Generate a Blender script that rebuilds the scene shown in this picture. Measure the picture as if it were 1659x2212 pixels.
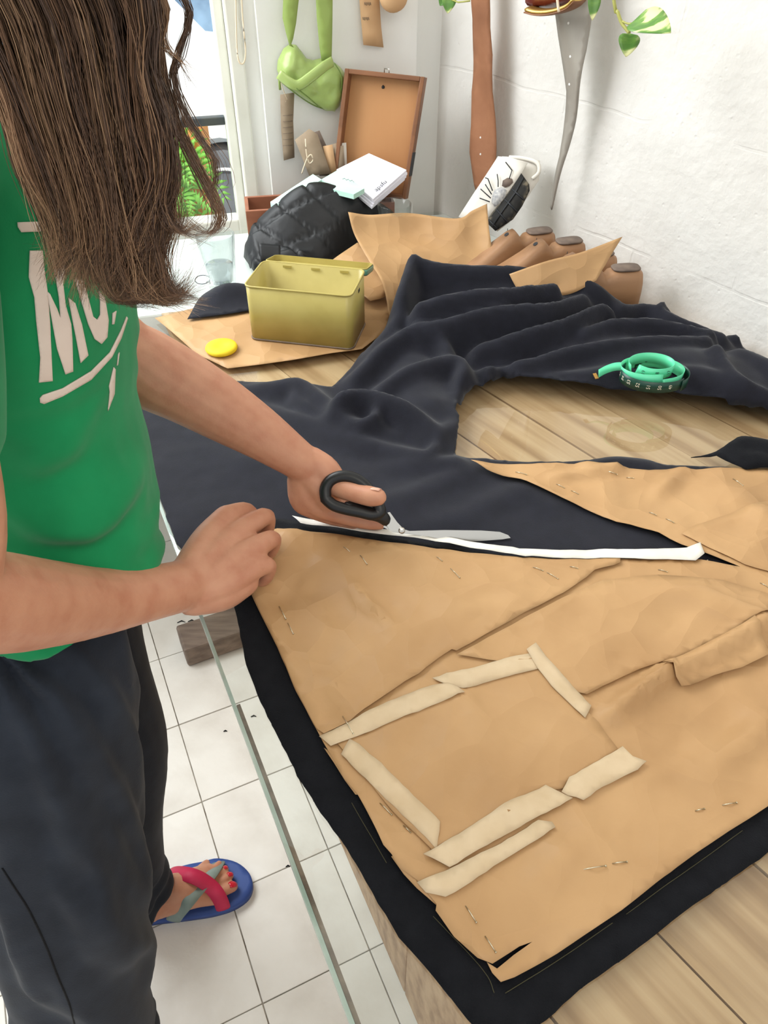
import bpy, bmesh, math, random
import numpy as np
from mathutils import Vector, Matrix, noise
from mathutils.geometry import delaunay_2d_cdt
from mathutils.bvhtree import BVHTree

scene = bpy.context.scene
for o in list(bpy.data.objects):
    bpy.data.objects.remove(o)
COL = scene.collection
random.seed(7)
RNG = np.random.default_rng(7)

# ------------------------------------------------------------------ camera
FPX, CX, CY = 1660.0, 829.5, 1106.0
PITCH, EYE = math.radians(41.8), 1.5
cp, sp = math.cos(PITCH), math.sin(PITCH)
cam = bpy.data.cameras.new('camera')
cam.sensor_fit = 'VERTICAL'
cam.sensor_height = 36.0
cam.lens = FPX / 2212 * 36.0
cam.clip_start = 0.02
cam_o = bpy.data.objects.new('camera', cam)
COL.objects.link(cam_o)
cam_o.location = (0, 0, EYE)
cam_o.rotation_euler = (math.pi / 2 - PITCH, 0, 0)
scene.camera = cam_o

# ------------------------------------------------------------------ light
world = bpy.data.worlds.new('world')
scene.world = world
world.use_nodes = True
bg = world.node_tree.nodes['Background']
bg.inputs[0].default_value = (0.93, 0.97, 1.0, 1)
bg.inputs[1].default_value = 1.0


def area(name, loc, target, sx, sy, power, col):
    l = bpy.data.lights.new(name, 'AREA')
    l.shape = 'RECTANGLE'
    l.size, l.size_y, l.energy, l.color = sx, sy, power, col
    o = bpy.data.objects.new(name, l)
    COL.objects.link(o)
    o.location = loc
    o.rotation_euler = (Vector(target) - Vector(loc)).to_track_quat('-Z', 'Y').to_euler()
    return o


area('window_daylight', (-1.15, 1.48, 2.0), (0.3, 0.8, 0.8), 1.4, 1.1, 51, (0.96, 0.98, 1.0))
area('overhead_fill', (0.35, -0.35, 2.6), (0.3, 0.6, 0.8), 1.2, 1.2, 17, (1.0, 0.92, 0.82))  # unseen fill light, added overhead to brighten the table and near side
sun = bpy.data.lights.new('sun', 'SUN')
sun.energy, sun.angle, sun.color = 5.0, math.radians(0.6), (1.0, 0.96, 0.9)
sun_o = bpy.data.objects.new('sun', sun)
COL.objects.link(sun_o)
sun_o.rotation_euler = (math.radians(30), 0, math.radians(-8))

vs = scene.view_settings
vs.view_transform = 'Standard'
vs.look = 'None'
vs.exposure = 0.0
vs.gamma = 1.0
vs.use_curve_mapping = False


# ------------------------------------------------------------------ geometry helpers
def ray(px, py):
    u = (px - CX) / FPX
    v = (py - CY) / FPX
    return Vector((u, cp - v * sp, -(sp + v * cp)))


EYEV = Vector((0, 0, EYE))


def P(px, py, z=0.8):
    """point at height z that the photograph shows at this pixel"""
    r = ray(px, py)
    return EYEV + r * ((z - EYE) / r.z)


def T(px, py, t):
    return EYEV + ray(px, py) * t


def PL(px, py, p0, n):
    r = ray(px, py)
    return EYEV + r * ((p0 - EYEV).dot(n) / r.dot(n))


WL = {}


def wloc(o):
    return WL.get(o.name, Vector((0, 0, 0)))


def tag(o, label=None, cat=None, group=None, kind=None):
    if label: o['label'] = label
    if cat: o['category'] = cat
    if group: o['group'] = group
    if kind: o['kind'] = kind
    return o


def empty(name, loc, label=None, cat=None, group=None):
    o = bpy.data.objects.new(name, None)
    o.empty_display_size = 0.02
    COL.objects.link(o)
    o.location = loc
    WL[o.name] = Vector(loc)
    return tag(o, label, cat, group)


def mesh(name, vs_, fs, m, parent=None, smooth=True, solid=0, off=-1, sub=0, origin=None):
    """one mesh object from points in world space; its origin goes to its base"""
    V = np.array([tuple(v) for v in vs_], dtype=float)
    lo, hi = V.min(0), V.max(0)
    c = np.array(((lo[0] + hi[0]) / 2, (lo[1] + hi[1]) / 2, lo[2])) if origin is None else np.array(origin)
    me = bpy.data.meshes.new(name)
    me.from_pydata((V - c).tolist(), [], fs)
    me.validate()
    me.update()
    if smooth:
        me.polygons.foreach_set('use_smooth', [True] * len(me.polygons))
    if m is not None:
        me.materials.append(m)
    o = bpy.data.objects.new(name, me)
    COL.objects.link(o)
    if parent is not None:
        o.parent = parent
        o.location = Vector(c) - wloc(parent)
    else:
        o.location = Vector(c)
    WL[o.name] = Vector(c)
    if sub:
        md = o.modifiers.new('subsurf', 'SUBSURF'); md.levels = md.render_levels = sub
    if solid:
        md = o.modifiers.new('solid', 'SOLIDIFY'); md.thickness = solid; md.offset = off
    return o


def bevel(o, w, seg=2):
    md = o.modifiers.new('bevel', 'BEVEL')
    md.width, md.segments, md.limit_method = w, seg, 'ANGLE'
    return o


BOXF = [(0, 3, 2, 1), (4, 5, 6, 7), (0, 1, 5, 4), (1, 2, 6, 5), (2, 3, 7, 6), (3, 0, 4, 7)]


def hexa(c8):
    return [Vector(c) for c in c8], list(BOXF)


def obox(name, base, ax, ay, az, m, parent=None, bev=0.0, smooth=False):
    """box spanned from corner `base` by three edge vectors"""
    b, ax, ay, az = Vector(base), Vector(ax), Vector(ay), Vector(az)
    v = [b, b + ax, b + ax + ay, b + ay, b + az, b + az + ax, b + az + ax + ay, b + az + ay]
    o = mesh(name, v, BOXF, m, parent, smooth)
    if bev:
        bevel(o, bev)
    return o


def catmull(pts, n):
    """resample a polyline of equal-length tuples through a Catmull-Rom spline"""
    k_ = max(len(p) for p in pts)
    A = np.array([tuple(p) + (p[-1],) * (k_ - len(p)) for p in pts], dtype=float)
    if len(A) == 2:
        return [A[0] + (A[1] - A[0]) * k / (n - 1) for k in range(n)]
    E = np.vstack([2 * A[0] - A[1], A, 2 * A[-1] - A[-2]])
    out = []
    for k in range(n):
        x = k / (n - 1) * (len(A) - 1)
        i = min(int(x), len(A) - 2)
        t = x - i
        p0, p1, p2, p3 = E[i], E[i + 1], E[i + 2], E[i + 3]
        out.append(0.5 * (2 * p1 + (p2 - p0) * t + (2 * p0 - 5 * p1 + 4 * p2 - p3) * t * t + (3 * p1 - p0 - 3 * p2 + p3) * t ** 3))
    return out


def tube(pts, seg=8, n=None, ref=(0, 0, 1), caps=True, closed=False):
    """tube through (x,y,z,r) or (x,y,z,ra,rb) points; ra is measured along ref, rb across it"""
    if n:
        pts = catmull(pts, n)
    pts = [np.array(p, dtype=float) for p in pts]
    V, F = [], []
    N = len(pts)
    r0 = Vector(ref)
    for i, p in enumerate(pts):
        if closed:
            a, b = pts[(i - 1) % N], pts[(i + 1) % N]
        else:
            a, b = pts[max(i - 1, 0)], pts[min(i + 1, N - 1)]
        d = Vector(b[:3] - a[:3]).normalized()
        e1 = r0 - d * r0.dot(d)
        if e1.length < 1e-4:
            e1 = d.orthogonal()
        e1.normalize()
        e2 = d.cross(e1)
        ra = p[3]; rb = p[4] if len(p) > 4 else p[3]
        for k in range(seg):
            an = 2 * math.pi * k / seg
            V.append(Vector(p[:3]) + e1 * (ra * math.cos(an)) + e2 * (rb * math.sin(an)))
    R = N if closed else N - 1
    for i in range(R):
        j = (i + 1) % N
        for k in range(seg):
            k2 = (k + 1) % seg
            F.append((i * seg + k, i * seg + k2, j * seg + k2, j * seg + k))
    if caps and not closed:
        F.append(tuple(range(seg - 1, -1, -1)))
        F.append(tuple((N - 1) * seg + k for k in range(seg)))
    return V, F


def lathe(c, prof, seg=32):
    """surface of revolution about the vertical through c; prof: (r, z) from outside bottom round"""
    V, F = [], []
    c = Vector(c)
    for r, z in prof:
        for k in range(seg):
            a = 2 * math.pi * k / seg
            V.append(c + Vector((r * math.cos(a), r * math.sin(a), z)))
    for i in range(len(prof) - 1):
        for k in range(seg):
            k2 = (k + 1) % seg
            F.append((i * seg + k, i * seg + k2, (i + 1) * seg + k2, (i + 1) * seg + k))
    F.append(tuple(range(seg - 1, -1, -1)))
    F.append(tuple((len(prof) - 1) * seg + k for k in range(seg)))
    return V, F


def join(*parts):
    V, F = [], []
    for v, f in parts:
        n = len(V)
        V += list(v)
        F += [tuple(i + n for i in q) for q in f]
    return V, F


def dense(poly, step):
    out = []
    n = len(poly)
    for i in range(n):
        a, b = Vector(poly[i]), Vector(poly[(i + 1) % n])
        k = max(1, int((b - a).length / step))
        out += [tuple(a + (b - a) * j / k) for j in range(k)]
    return out


def fill(poly, step, jitter=0.25, rough=0.0):
    """triangulated flat polygon with an even grid of points inside"""
    B = dense(poly, step)
    if rough:
        B = [(x + random.uniform(-rough, rough), y + random.uniform(-rough, rough)) for x, y in B]
    A = np.array(B)
    lo, hi = A.min(0), A.max(0)
    nb = len(B)
    ny = int((hi[1] - lo[1]) / (step * .87)) + 1
    nx = int((hi[0] - lo[0]) / step) + 1
    gy, gx = np.mgrid[0:ny, 0:nx]
    Q = np.stack([lo[0] + step * (gx + .5 * (gy % 2)), lo[1] + step * (.5 + .87 * gy)], -1).reshape(-1, 2).astype(float)
    Q = Q + RNG.uniform(-jitter, jitter, Q.shape) * step
    A2 = np.roll(A, 1, 0)
    c = np.zeros(len(Q), bool)
    for (x1, y1), (x2, y2) in zip(A, A2):
        if y1 == y2:
            continue
        m_ = ((y1 > Q[:, 1]) != (y2 > Q[:, 1])) & (Q[:, 0] < (x2 - x1) * (Q[:, 1] - y1) / (y2 - y1) + x1)
        c ^= m_
    Q = Q[c]
    if len(Q):
        Q = Q[dist_to_poly(Q, B) > .45 * step]
    pts = list(B) + [tuple(q) for q in Q]
    r = delaunay_2d_cdt([Vector(p) for p in pts], [], [list(range(nb))], 1, 1e-6)
    return [tuple(p) for p in r[0]], [tuple(f) for f in r[2]]


def dist_to_poly(pts, poly):
    """distance of each 2D point to the closed outline"""
    Q = np.array(pts)
    A = np.array(poly)
    best = np.full(len(Q), 1e9)
    for a, b in zip(A, np.roll(A, -1, 0)):
        e = b - a
        r = Q - a
        t = (r @ e / (e @ e + 1e-12)).clip(0, 1)
        best = np.minimum(best, ((r - t[:, None] * e) ** 2).sum(1))
    return np.sqrt(best)


def fbm(x, y, z=0.0, s=1.0, o=3):
    return noise.fractal(Vector((x * s, y * s, z)), 1.0, 2.0, o)


def pxpoly(pl, z):
    return [tuple(P(a, b, z)[:2]) for a, b in pl]


def sheet(name, poly, zf, m, step=0.01, parent=None, solid=0.0008, rough=0.0, off=1):
    """cloth or paper laid over a surface: outline in world xy, zf(points, edge distance) gives its heights"""
    p2, f = fill(poly, step, rough=rough)
    d = dist_to_poly(p2, poly)
    z = zf(np.array(p2), d)
    return mesh(name, [(p[0], p[1], h) for p, h in zip(p2, z)], f, m, parent, True, solid, off)


# ------------------------------------------------------------------ materials
def sc(r, g, b):
    f = lambda c: c / 12.92 if c <= 0.04045 else ((c + 0.055) / 1.055) ** 2.4
    return (f(r / 255), f(g / 255), f(b / 255), 1)


def pm(name, c1, c2=None, scale=20.0, rough=0.6, bump=None, metal=0.0, sheen=0.0, stretch=(1, 1, 1), detail=6.0,
       trans=0.0, spec=0.5, c3=None, ior=1.45, sub=0.0, ramp=(0.35, 0.65), bump2=None, coat=0.0, alpha=1.0):
    m = bpy.data.materials.new(name)
    m.use_nodes = True
    nt = m.node_tree
    N, L = nt.nodes, nt.links
    b = N['Principled BSDF']
    b.inputs['Base Color'].default_value = c1
    b.inputs['Roughness'].default_value = rough
    b.inputs['Metallic'].default_value = metal
    b.inputs['Specular IOR Level'].default_value = spec
    b.inputs['IOR'].default_value = ior
    b.inputs['Transmission Weight'].default_value = trans
    b.inputs['Coat Weight'].default_value = coat
    b.inputs['Alpha'].default_value = alpha
    if sheen:
        b.inputs['Sheen Weight'].default_value = sheen
        b.inputs['Sheen Roughness'].default_value = 0.5
    if sub:
        b.inputs['Subsurface Weight'].default_value = sub
        b.inputs['Subsurface Radius'].default_value = (0.012, 0.005, 0.003)
        b.inputs['Subsurface Scale'].default_value = 1.0
    tc = N.new('ShaderNodeTexCoord')
    mp = N.new('ShaderNodeMapping')
    mp.inputs['Scale'].default_value = stretch
    L.new(tc.outputs['Object'], mp.inputs['Vector'])
    if c2 is not None:
        n = N.new('ShaderNodeTexNoise')
        n.inputs['Scale'].default_value = scale
        n.inputs['Detail'].default_value = detail
        L.new(mp.outputs[0], n.inputs['Vector'])
        r = N.new('ShaderNodeValToRGB')
        r.color_ramp.elements[0].position, r.color_ramp.elements[1].position = ramp
        r.color_ramp.elements[0].color, r.color_ramp.elements[1].color = c1, c2
        if c3 is not None:
            e = r.color_ramp.elements.new((ramp[0] + ramp[1]) / 2)
            e.color = c3
        L.new(n.outputs['Fac'], r.inputs['Fac'])
        L.new(r.outputs['Color'], b.inputs['Base Color'])
    prev = None
    for bp in (bump, bump2):
        if bp:
            n = N.new('ShaderNodeTexNoise')
            n.inputs['Scale'].default_value = bp[0]
            n.inputs['Detail'].default_value = bp[3] if len(bp) > 3 else 4.0
            L.new(mp.outputs[0], n.inputs['Vector'])
            k = N.new('ShaderNodeBump')
            k.inputs['Strength'].default_value = bp[1]
            k.inputs['Distance'].default_value = bp[2]
            L.new(n.outputs['Fac'], k.inputs['Height'])
            if prev is not None:
                L.new(prev.outputs[0], k.inputs['Normal'])
            prev = k
            L.new(k.outputs[0], b.inputs['Normal'])
    return m


def bsdf(m):
    return m.node_tree.nodes['Principled BSDF']


M = {}
M['wall'] = pm('white_plaster', sc(228, 226, 221), sc(218, 215, 209), 3.0, 0.75, (70, 0.3, 0.005), bump2=(9, 0.4, 0.02, 5))
M['wall2'] = pm('white_paint', sc(232, 232, 228), sc(222, 222, 216), 4.0, 0.6, (80, 0.15, 0.002))
M['frame'] = pm('cream_gloss_paint', sc(226, 226, 216), sc(214, 213, 202), 10, 0.35)
M['bar'] = pm('dark_metal_bar', sc(70, 74, 80), rough=0.4)
M['tile'] = pm('worn_white_tile', sc(210, 205, 195), sc(230, 227, 219), 9.0, 0.5, (70, 0.25, 0.002), c3=sc(222, 218, 209), detail=10, ramp=(0.28, 0.6))
M['grout'] = pm('dirty_grout', sc(128, 116, 102), sc(206, 198, 186), 26, 0.9)
M['sill'] = pm('white_sill_paint', sc(240, 240, 238), rough=0.4)
M['plank'] = pm('pale_wood_plank', sc(156, 121, 87), sc(196, 163, 127), 5.0, 0.55, (40, 0.15, 0.001), stretch=(0.5, 9, 4), c3=sc(180, 145, 109), detail=8)
M['plank_grey'] = pm('grey_brown_pallet_wood', sc(126, 108, 84), sc(168, 148, 118), 5.0, 0.6, (40, 0.25, 0.001), stretch=(0.5, 9, 4), c3=sc(148, 128, 100), detail=8)
M['oldwood'] = pm('weathered_wood_block', sc(104, 90, 80), sc(140, 124, 110), 12, 0.8, (50, 0.4, 0.003), stretch=(0.6, 4, 4))
M['navy'] = pm('navy_wool_jersey', sc(21, 22, 31), sc(25, 26, 36), 60, 0.85, (900, 0.35, 0.0012, 2), sheen=0.12, spec=0.25)
M['black_shaded_cloth'] = pm('black_and_shaded_cloth', sc(17, 18, 22), sc(22, 23, 27), 60, 0.9, (700, 0.5, 0.0015, 2), sheen=0.04, spec=0.15)
M['kraft'] = pm('brown_kraft_paper', sc(188, 150, 106), sc(172, 134, 92), 7, 0.5, (300, 0.12, 0.0006), bump2=(14, 0.25, 0.004, 2), detail=8, spec=0.35)
M['tape'] = pm('cream_masking_tape', sc(206, 184, 152), sc(194, 170, 136), 25, 0.55, (200, 0.3, 0.0006), spec=0.35)
M['whitetape'] = pm('white_paper_strip', sc(236, 233, 226), sc(222, 217, 206), 14, 0.6, (60, 0.2, 0.001))
M['steel'] = pm('bright_steel', sc(200, 196, 188), rough=0.25, metal=1.0)
M['pin'] = pm('pin_steel', sc(214, 205, 180), rough=0.3, metal=1.0)
M['yellow'] = pm('yellow_chalk', sc(240, 212, 44), sc(228, 196, 30), 60, 0.7)
M['black_plastic'] = pm('black_soft_plastic', sc(22, 23, 25), rough=0.38, bump=(500, 0.08, 0.0005))


def crinkle(m, scale, strength, dist):
    """creased-paper relief: warped cell ridges"""
    nt = m.node_tree
    N, L = nt.nodes, nt.links
    tc = N.new('ShaderNodeTexCoord')
    nz = N.new('ShaderNodeTexNoise'); nz.inputs['Scale'].default_value = scale * .6
    L.new(tc.outputs['Object'], nz.inputs['Vector'])
    ml = N.new('ShaderNodeVectorMath'); ml.operation = 'MULTIPLY_ADD'; ml.inputs[1].default_value = (.09, .09, .09)
    L.new(nz.outputs['Color'], ml.inputs[0]); L.new(tc.outputs['Object'], ml.inputs[2])
    b = bsdf(m)
    prev = b.inputs['Normal'].links[0].from_socket
    for sc_l, st in ((scale, strength), (scale * 2.7, strength * .55)):
        vo = N.new('ShaderNodeTexVoronoi'); vo.inputs['Scale'].default_value = sc_l
        L.new(ml.outputs[0], vo.inputs['Vector'])
        k = N.new('ShaderNodeBump'); k.inputs['Strength'].default_value = st; k.inputs['Distance'].default_value = dist
        L.new(vo.outputs['Distance'], k.inputs['Height']); L.new(prev, k.inputs['Normal'])
        prev = k.outputs[0]
    L.new(prev, b.inputs['Normal'])


crinkle(M['kraft'], 7.0, 0.45, 0.03)


def glass(name, col=(1, 1, 1, 1), rough=0.0, ior=1.45):
    m = bpy.data.materials.new(name)
    m.use_nodes = True
    b = m.node_tree.nodes['Principled BSDF']
    b.inputs['Base Color'].default_value = col
    b.inputs['Roughness'].default_value = rough
    b.inputs['IOR'].default_value = ior
    b.inputs['Transmission Weight'].default_value = 1.0
    return m


def thin_glass(name, tint=(0.96, 0.98, 0.97, 1), ior=1.5):
    """flat glass sheet: clear straight through, mirror-like by Fresnel"""
    m = bpy.data.materials.new(name)
    m.use_nodes = True
    nt = m.node_tree
    nt.nodes.remove(nt.nodes['Principled BSDF'])
    tr = nt.nodes.new('ShaderNodeBsdfTransparent'); tr.inputs[0].default_value = tint
    gl = nt.nodes.new('ShaderNodeBsdfGlossy'); gl.inputs['Roughness'].default_value = 0.01
    lw_ = nt.nodes.new('ShaderNodeLayerWeight'); lw_.inputs[0].default_value = 0.5
    pw = nt.nodes.new('ShaderNodeMath'); pw.operation = 'POWER'; pw.inputs[1].default_value = 4.0
    fr = nt.nodes.new('ShaderNodeMath'); fr.operation = 'MULTIPLY_ADD'; fr.use_clamp = True
    f0 = ((ior - 1) / (ior + 1)) ** 2
    fr.inputs[1].default_value = 0.9 - f0; fr.inputs[2].default_value = f0
    nt.links.new(lw_.outputs['Facing'], pw.inputs[0])
    nt.links.new(pw.outputs[0], fr.inputs[0])
    mx = nt.nodes.new('ShaderNodeMixShader')
    out = nt.nodes['Material Output']
    nt.links.new(fr.outputs[0], mx.inputs[0])
    nt.links.new(tr.outputs[0], mx.inputs[1])
    nt.links.new(gl.outputs[0], mx.inputs[2])
    nt.links.new(mx.outputs[0], out.inputs[0])
    return m


M['tabletop_glass'] = thin_glass('table_glass', (0.93, 0.97, 0.95, 1), 1.75)
M['pane'] = thin_glass('window_glass', (0.97, 0.99, 0.98, 1), 1.4)
M['glass_edge'] = pm('green_glass_edge', sc(150, 165, 155), sc(186, 194, 186), 14, 0.2)
M['tumbler'] = glass('drinking_glass')

def plaster_joints(m, along):
    """faint block joints under the paint, as relief"""
    nt = m.node_tree
    N, L = nt.nodes, nt.links
    tc = N.new('ShaderNodeTexCoord')
    nz = N.new('ShaderNodeTexNoise'); nz.inputs['Scale'].default_value = 5.0; nz.inputs['Detail'].default_value = 6.0
    L.new(tc.outputs['Object'], nz.inputs['Vector'])
    dt = N.new('ShaderNodeVectorMath'); dt.operation = 'DOT_PRODUCT'; dt.inputs[1].default_value = along
    L.new(tc.outputs['Object'], dt.inputs[0])
    sx = N.new('ShaderNodeSeparateXYZ'); L.new(tc.outputs['Object'], sx.inputs[0])
    cx = N.new('ShaderNodeCombineXYZ'); L.new(dt.outputs['Value'], cx.inputs[0]); L.new(sx.outputs['Z'], cx.inputs[1])
    ml = N.new('ShaderNodeVectorMath'); ml.operation = 'MULTIPLY_ADD'; ml.inputs[1].default_value = (.03, .03, .03)
    L.new(nz.outputs['Color'], ml.inputs[0]); L.new(cx.outputs[0], ml.inputs[2])
    br = N.new('ShaderNodeTexBrick')
    br.inputs['Scale'].default_value = 1.0
    br.inputs['Brick Width'].default_value = 0.44
    br.inputs['Row Height'].default_value = 0.225
    br.inputs['Mortar Size'].default_value = 0.0035
    br.inputs['Mortar Smooth'].default_value = 0.6
    L.new(ml.outputs[0], br.inputs['Vector'])
    gate = N.new('ShaderNodeMath'); gate.operation = 'MULTIPLY'
    rp = N.new('ShaderNodeValToRGB'); rp.color_ramp.elements[0].position, rp.color_ramp.elements[1].position = .45, .62
    L.new(nz.outputs['Fac'], rp.inputs[0]); L.new(br.outputs['Fac'], gate.inputs[0]); L.new(rp.outputs['Color'], gate.inputs[1])
    b = bsdf(m)
    prev = b.inputs['Normal'].links[0].from_socket
    k = N.new('ShaderNodeBump'); k.invert = True
    k.inputs['Strength'].default_value = 0.28; k.inputs['Distance'].default_value = 0.004
    L.new(gate.outputs[0], k.inputs['Height']); L.new(prev, k.inputs['Normal'])
    vo = N.new('ShaderNodeTexVoronoi'); vo.inputs['Scale'].default_value = 38.0
    L.new(tc.outputs['Object'], vo.inputs['Vector'])
    r2 = N.new('ShaderNodeValToRGB'); r2.color_ramp.elements[0].position, r2.color_ramp.elements[1].position = .04, .13
    L.new(vo.outputs['Distance'], r2.inputs[0])
    k2 = N.new('ShaderNodeBump'); k2.inputs['Strength'].default_value = 0.2; k2.inputs['Distance'].default_value = 0.004
    L.new(r2.outputs['Color'], k2.inputs['Height']); L.new(k.outputs[0], k2.inputs['Normal'])
    L.new(k2.outputs[0], b.inputs['Normal'])


# ------------------------------------------------------------------ axes of the place
AZ = math.radians(24.8)                                   # table and tiles: turned left of the view
DA = Vector((-math.sin(AZ), math.cos(AZ), 0))             # along the table
DB = Vector((math.cos(AZ), math.sin(AZ), 0))              # across the table
WZ = math.radians(38)
DW = Vector((-math.sin(WZ), math.cos(WZ), 0))             # along the plaster wall, away from us
NW = Vector((-math.cos(WZ), -math.sin(WZ), 0))            # plaster wall normal into the room
C0 = Vector((0.123, 1.914, 0))                            # room corner
DV = Vector((-0.970, -0.2425, 0))                         # along the window wall, from the corner
NV = Vector((0.2425, -0.970, 0))                          # window wall normal into the room
ZT = 0.8                                                  # glass surface
UP = Vector((0, 0, 1))

# ------------------------------------------------------------------ room shell
wr = obox('wall_right', C0 + DW * 0.25 - NW * 0.15, -DW * 3.4, NW * 0.15, UP * 2.7, M['wall'])
wr['kind'] = 'structure'
plaster_joints(M['wall'], tuple(DW))
S_JAMB = 0.425
wb = empty('wall_back', C0); wb['kind'] = 'structure'
obox('wall_pier', C0 - NV * 0.15, DV * S_JAMB, NV * 0.15, UP * 2.7, M['wall2'], wb)
obox('wall_pilaster', C0 + DV * 0.063 , DV * (S_JAMB - 0.063 - 0.03), NV * 0.03, UP * 2.7, M['wall2'], wb)
obox('wall_below_sill', C0 + DV * S_JAMB - NV * 0.15, DV * 2.6, NV * 0.15, UP * 0.745, M['wall2'], wb)
obox('wall_lintel', C0 + DV * S_JAMB - NV * 0.15 + UP * 2.45, DV * 2.6, NV * 0.15, UP * 0.25, M['wall2'], wb)
ce = obox('ceiling', (-3.2, -1.6, 2.7), (5.1, 0, 0), (0, 3.8, 0), (0, 0, 0.1), M['wall2'])
ce['kind'] = 'structure'
sill = obox('trim_1', C0 - DV * 0.25 + NV * 0.031 + UP * 0.745, DV * 2.9, NV * 0.36, UP * 0.046, M['sill'], bev=0.004)
sill['kind'] = 'structure'

win = empty('window_1', C0 + DV * S_JAMB + UP * 0.7); win['kind'] = 'structure'
wbse = C0 - NV * 0.08
obox('window_frame', wbse + DV * S_JAMB + UP * 0.7, DV * 0.030, NV * 0.09, UP * 1.75, M['frame'], win, 0.004)
obox('window_frame', wbse + DV * (S_JAMB + 0.030) + UP * 0.7, DV * 0.022, NV * 0.05, UP * 1.75, M['frame'], win, 0.004)
obox('window_frame', wbse + DV * (S_JAMB + 1.3) + UP * 0.7, DV * 0.05, NV * 0.07, UP * 1.75, M['frame'], win, 0.004)
obox('window_rail', wbse + DV * (S_JAMB + 0.05) + UP * 0.75, DV * 2.4, NV * 0.05, UP * 0.05, M['frame'], win, 0.004)
obox('glazing_bar', wbse + DV * (S_JAMB + 0.052) + UP * 1.0, DV * 1.25, NV * 0.02, UP * 0.017, M['bar'], win, 0.002)
obox('pane', wbse + DV * (S_JAMB + 0.052) + NV * 0.02 + UP * 0.73, DV * 1.25, NV * 0.004, UP * 1.72, M['pane'], win)
obox('pane', wbse + DV * (S_JAMB + 1.35) + NV * 0.02 + UP * 0.73, DV * 1.1, NV * 0.004, UP * 1.72, M['pane'], win)

# floor: tiles laid square to the table, 0.2 m
TL = 0.2
orig = Vector((-0.375, 0.782, 0)) 
fl = empty('floor', (0, 0, 0)); fl['kind'] = 'structure'
mesh('floor_bed', [(-3.2, -1.6, -0.006), (1.9, -1.6, -0.006), (1.9, 2.3, -0.006), (-3.2, 2.3, -0.006)], [(0, 1, 2, 3)], M['grout'], fl, False)
tile_me = None
for i in range(-7, 7):
    for j in range(-5, 5):
        c = orig + DB * (i + 0.5) * TL + DA * (j + 0.5) * TL
        if not (-1.7 < c.x < 0.75 and -0.3 < c.y < 1.75):
            continue
        if tile_me is None:
            h = TL / 2 - 0.0010
            t0 = obox('floor_tile', (-h, -h, -0.012), (2 * h, 0, 0), (0, 2 * h, 0), (0, 0, 0.012), M['tile'], None, 0.0010)
            tile_me = t0
            t = t0
        else:
            t = tile_me.copy(); COL.objects.link(t)
        t.parent = fl
        t.location = (c.x, c.y, -0.012 + random.uniform(-0.0008, 0.0008))
        t.rotation_euler = (random.uniform(-.004, .004), random.uniform(-.004, .004), AZ + random.choice((0, 1, 2, 3)) * math.pi / 2)
# ------------------------------------------------------------------ work table: boards under a sheet of glass
E0 = P(434, 1338, ZT)                                      # a point on the glass edge


def tb(a, b, z=0.0):
    """table coordinates: a along the edge, b in from the glass edge"""
    v = E0 + DA * a + DB * b
    return Vector((v.x, v.y, z))


def wall_hit(a, gap=0.01):
    """how far across the table the plaster wall stands at a"""
    q = tb(a, 0)
    return (C0 - q).dot(NW) / DB.dot(NW) - gap / abs(DB.dot(NW))


table = empty('work_table', tb(0.2, 0.7, 0), 'low timber work table of pale boards beneath the glass sheet', 'table')
# boards run along the wall
A_NEAR, A_FAR, B_IN = -0.95, 1.40, 0.13
ztop = ZT - 0.007
poly_t = [tb(A_NEAR, B_IN), tb(A_FAR, B_IN), tb(A_FAR, 2.2), tb(A_NEAR, 2.2)]


def clip(poly, n, d):
    out = []
    for i in range(len(poly)):
        p, q = poly[i - 1], poly[i]
        a, b = p.dot(n) - d, q.dot(n) - d
        if (a <= 0) != (b <= 0):
            out.append(p + (q - p) * (a / (a - b)))
        if b <= 0:
            out.append(q)
    return out


flat = clip([Vector((p.x, p.y, 0)) for p in poly_t], -NV, -(C0.dot(NV) + 0.393))
flat = clip(flat, -NW, -(C0.dot(NW) + 0.006))
k0 = min(p.dot(NW) for p in flat); k1 = max(p.dot(NW) for p in flat)
bw = 0.118
k = k1
nb_ = 0
while k > k0:
    pl = clip(clip(flat, NW, k), -NW, -(k - bw + 0.0025))
    if len(pl) >= 3:
        dz = random.uniform(0, 0.002)
        org = sum(pl, Vector()) / len(pl)
        rot = Matrix.Rotation(-(math.pi / 2 + WZ), 3, 'Z')
        loc = [rot @ (p - org) for p in pl]
        n = len(loc)
        v = [(p.x, p.y, 0) for p in loc] + [(p.x, p.y, 0.02 - dz) for p in loc]
        f = [tuple(range(n - 1, -1, -1)), tuple(range(n, 2 * n))] + [(i, (i + 1) % n, n + (i + 1) % n, n + i) for i in range(n)]
        me = bpy.data.meshes.new('board')
        me.from_pydata(v, [], f)
        me.materials.append(M['plank'])
        o = bpy.data.objects.new('board', me)
        COL.objects.link(o)
        o.parent = table
        o.location = org + Vector((0, 0, ztop - 0.02)) - wloc(table)
        o.rotation_euler = (0, 0, math.pi / 2 + WZ)
        nb_ += 1
    k -= bw
# apron, legs and the ground skid
for a0, a1 in ((A_NEAR, -0.62), (-0.618, -0.25), (-0.248, 0.16), (0.162, 0.80)):
    obox('side_panel', tb(a0, 0.162, 0.001), DA * (a1 - a0), DB * 0.022, UP * (ztop - 0.023), M['plank'], table, 0.002)
for a in (-0.8, 0.68):
    for b in (0.19, 0.66):
        obox('leg', tb(a, b, 0.001), DA * 0.07, DB * 0.07, UP * (ztop - 0.022), M['oldwood'], table, 0.004)
skid = obox('ground_skid', P(407, 1442, 0.0) + UP * 0.001, DB * 0.165, DA * 0.085, UP * 0.062, M['oldwood'], table, 0.006)

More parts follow.
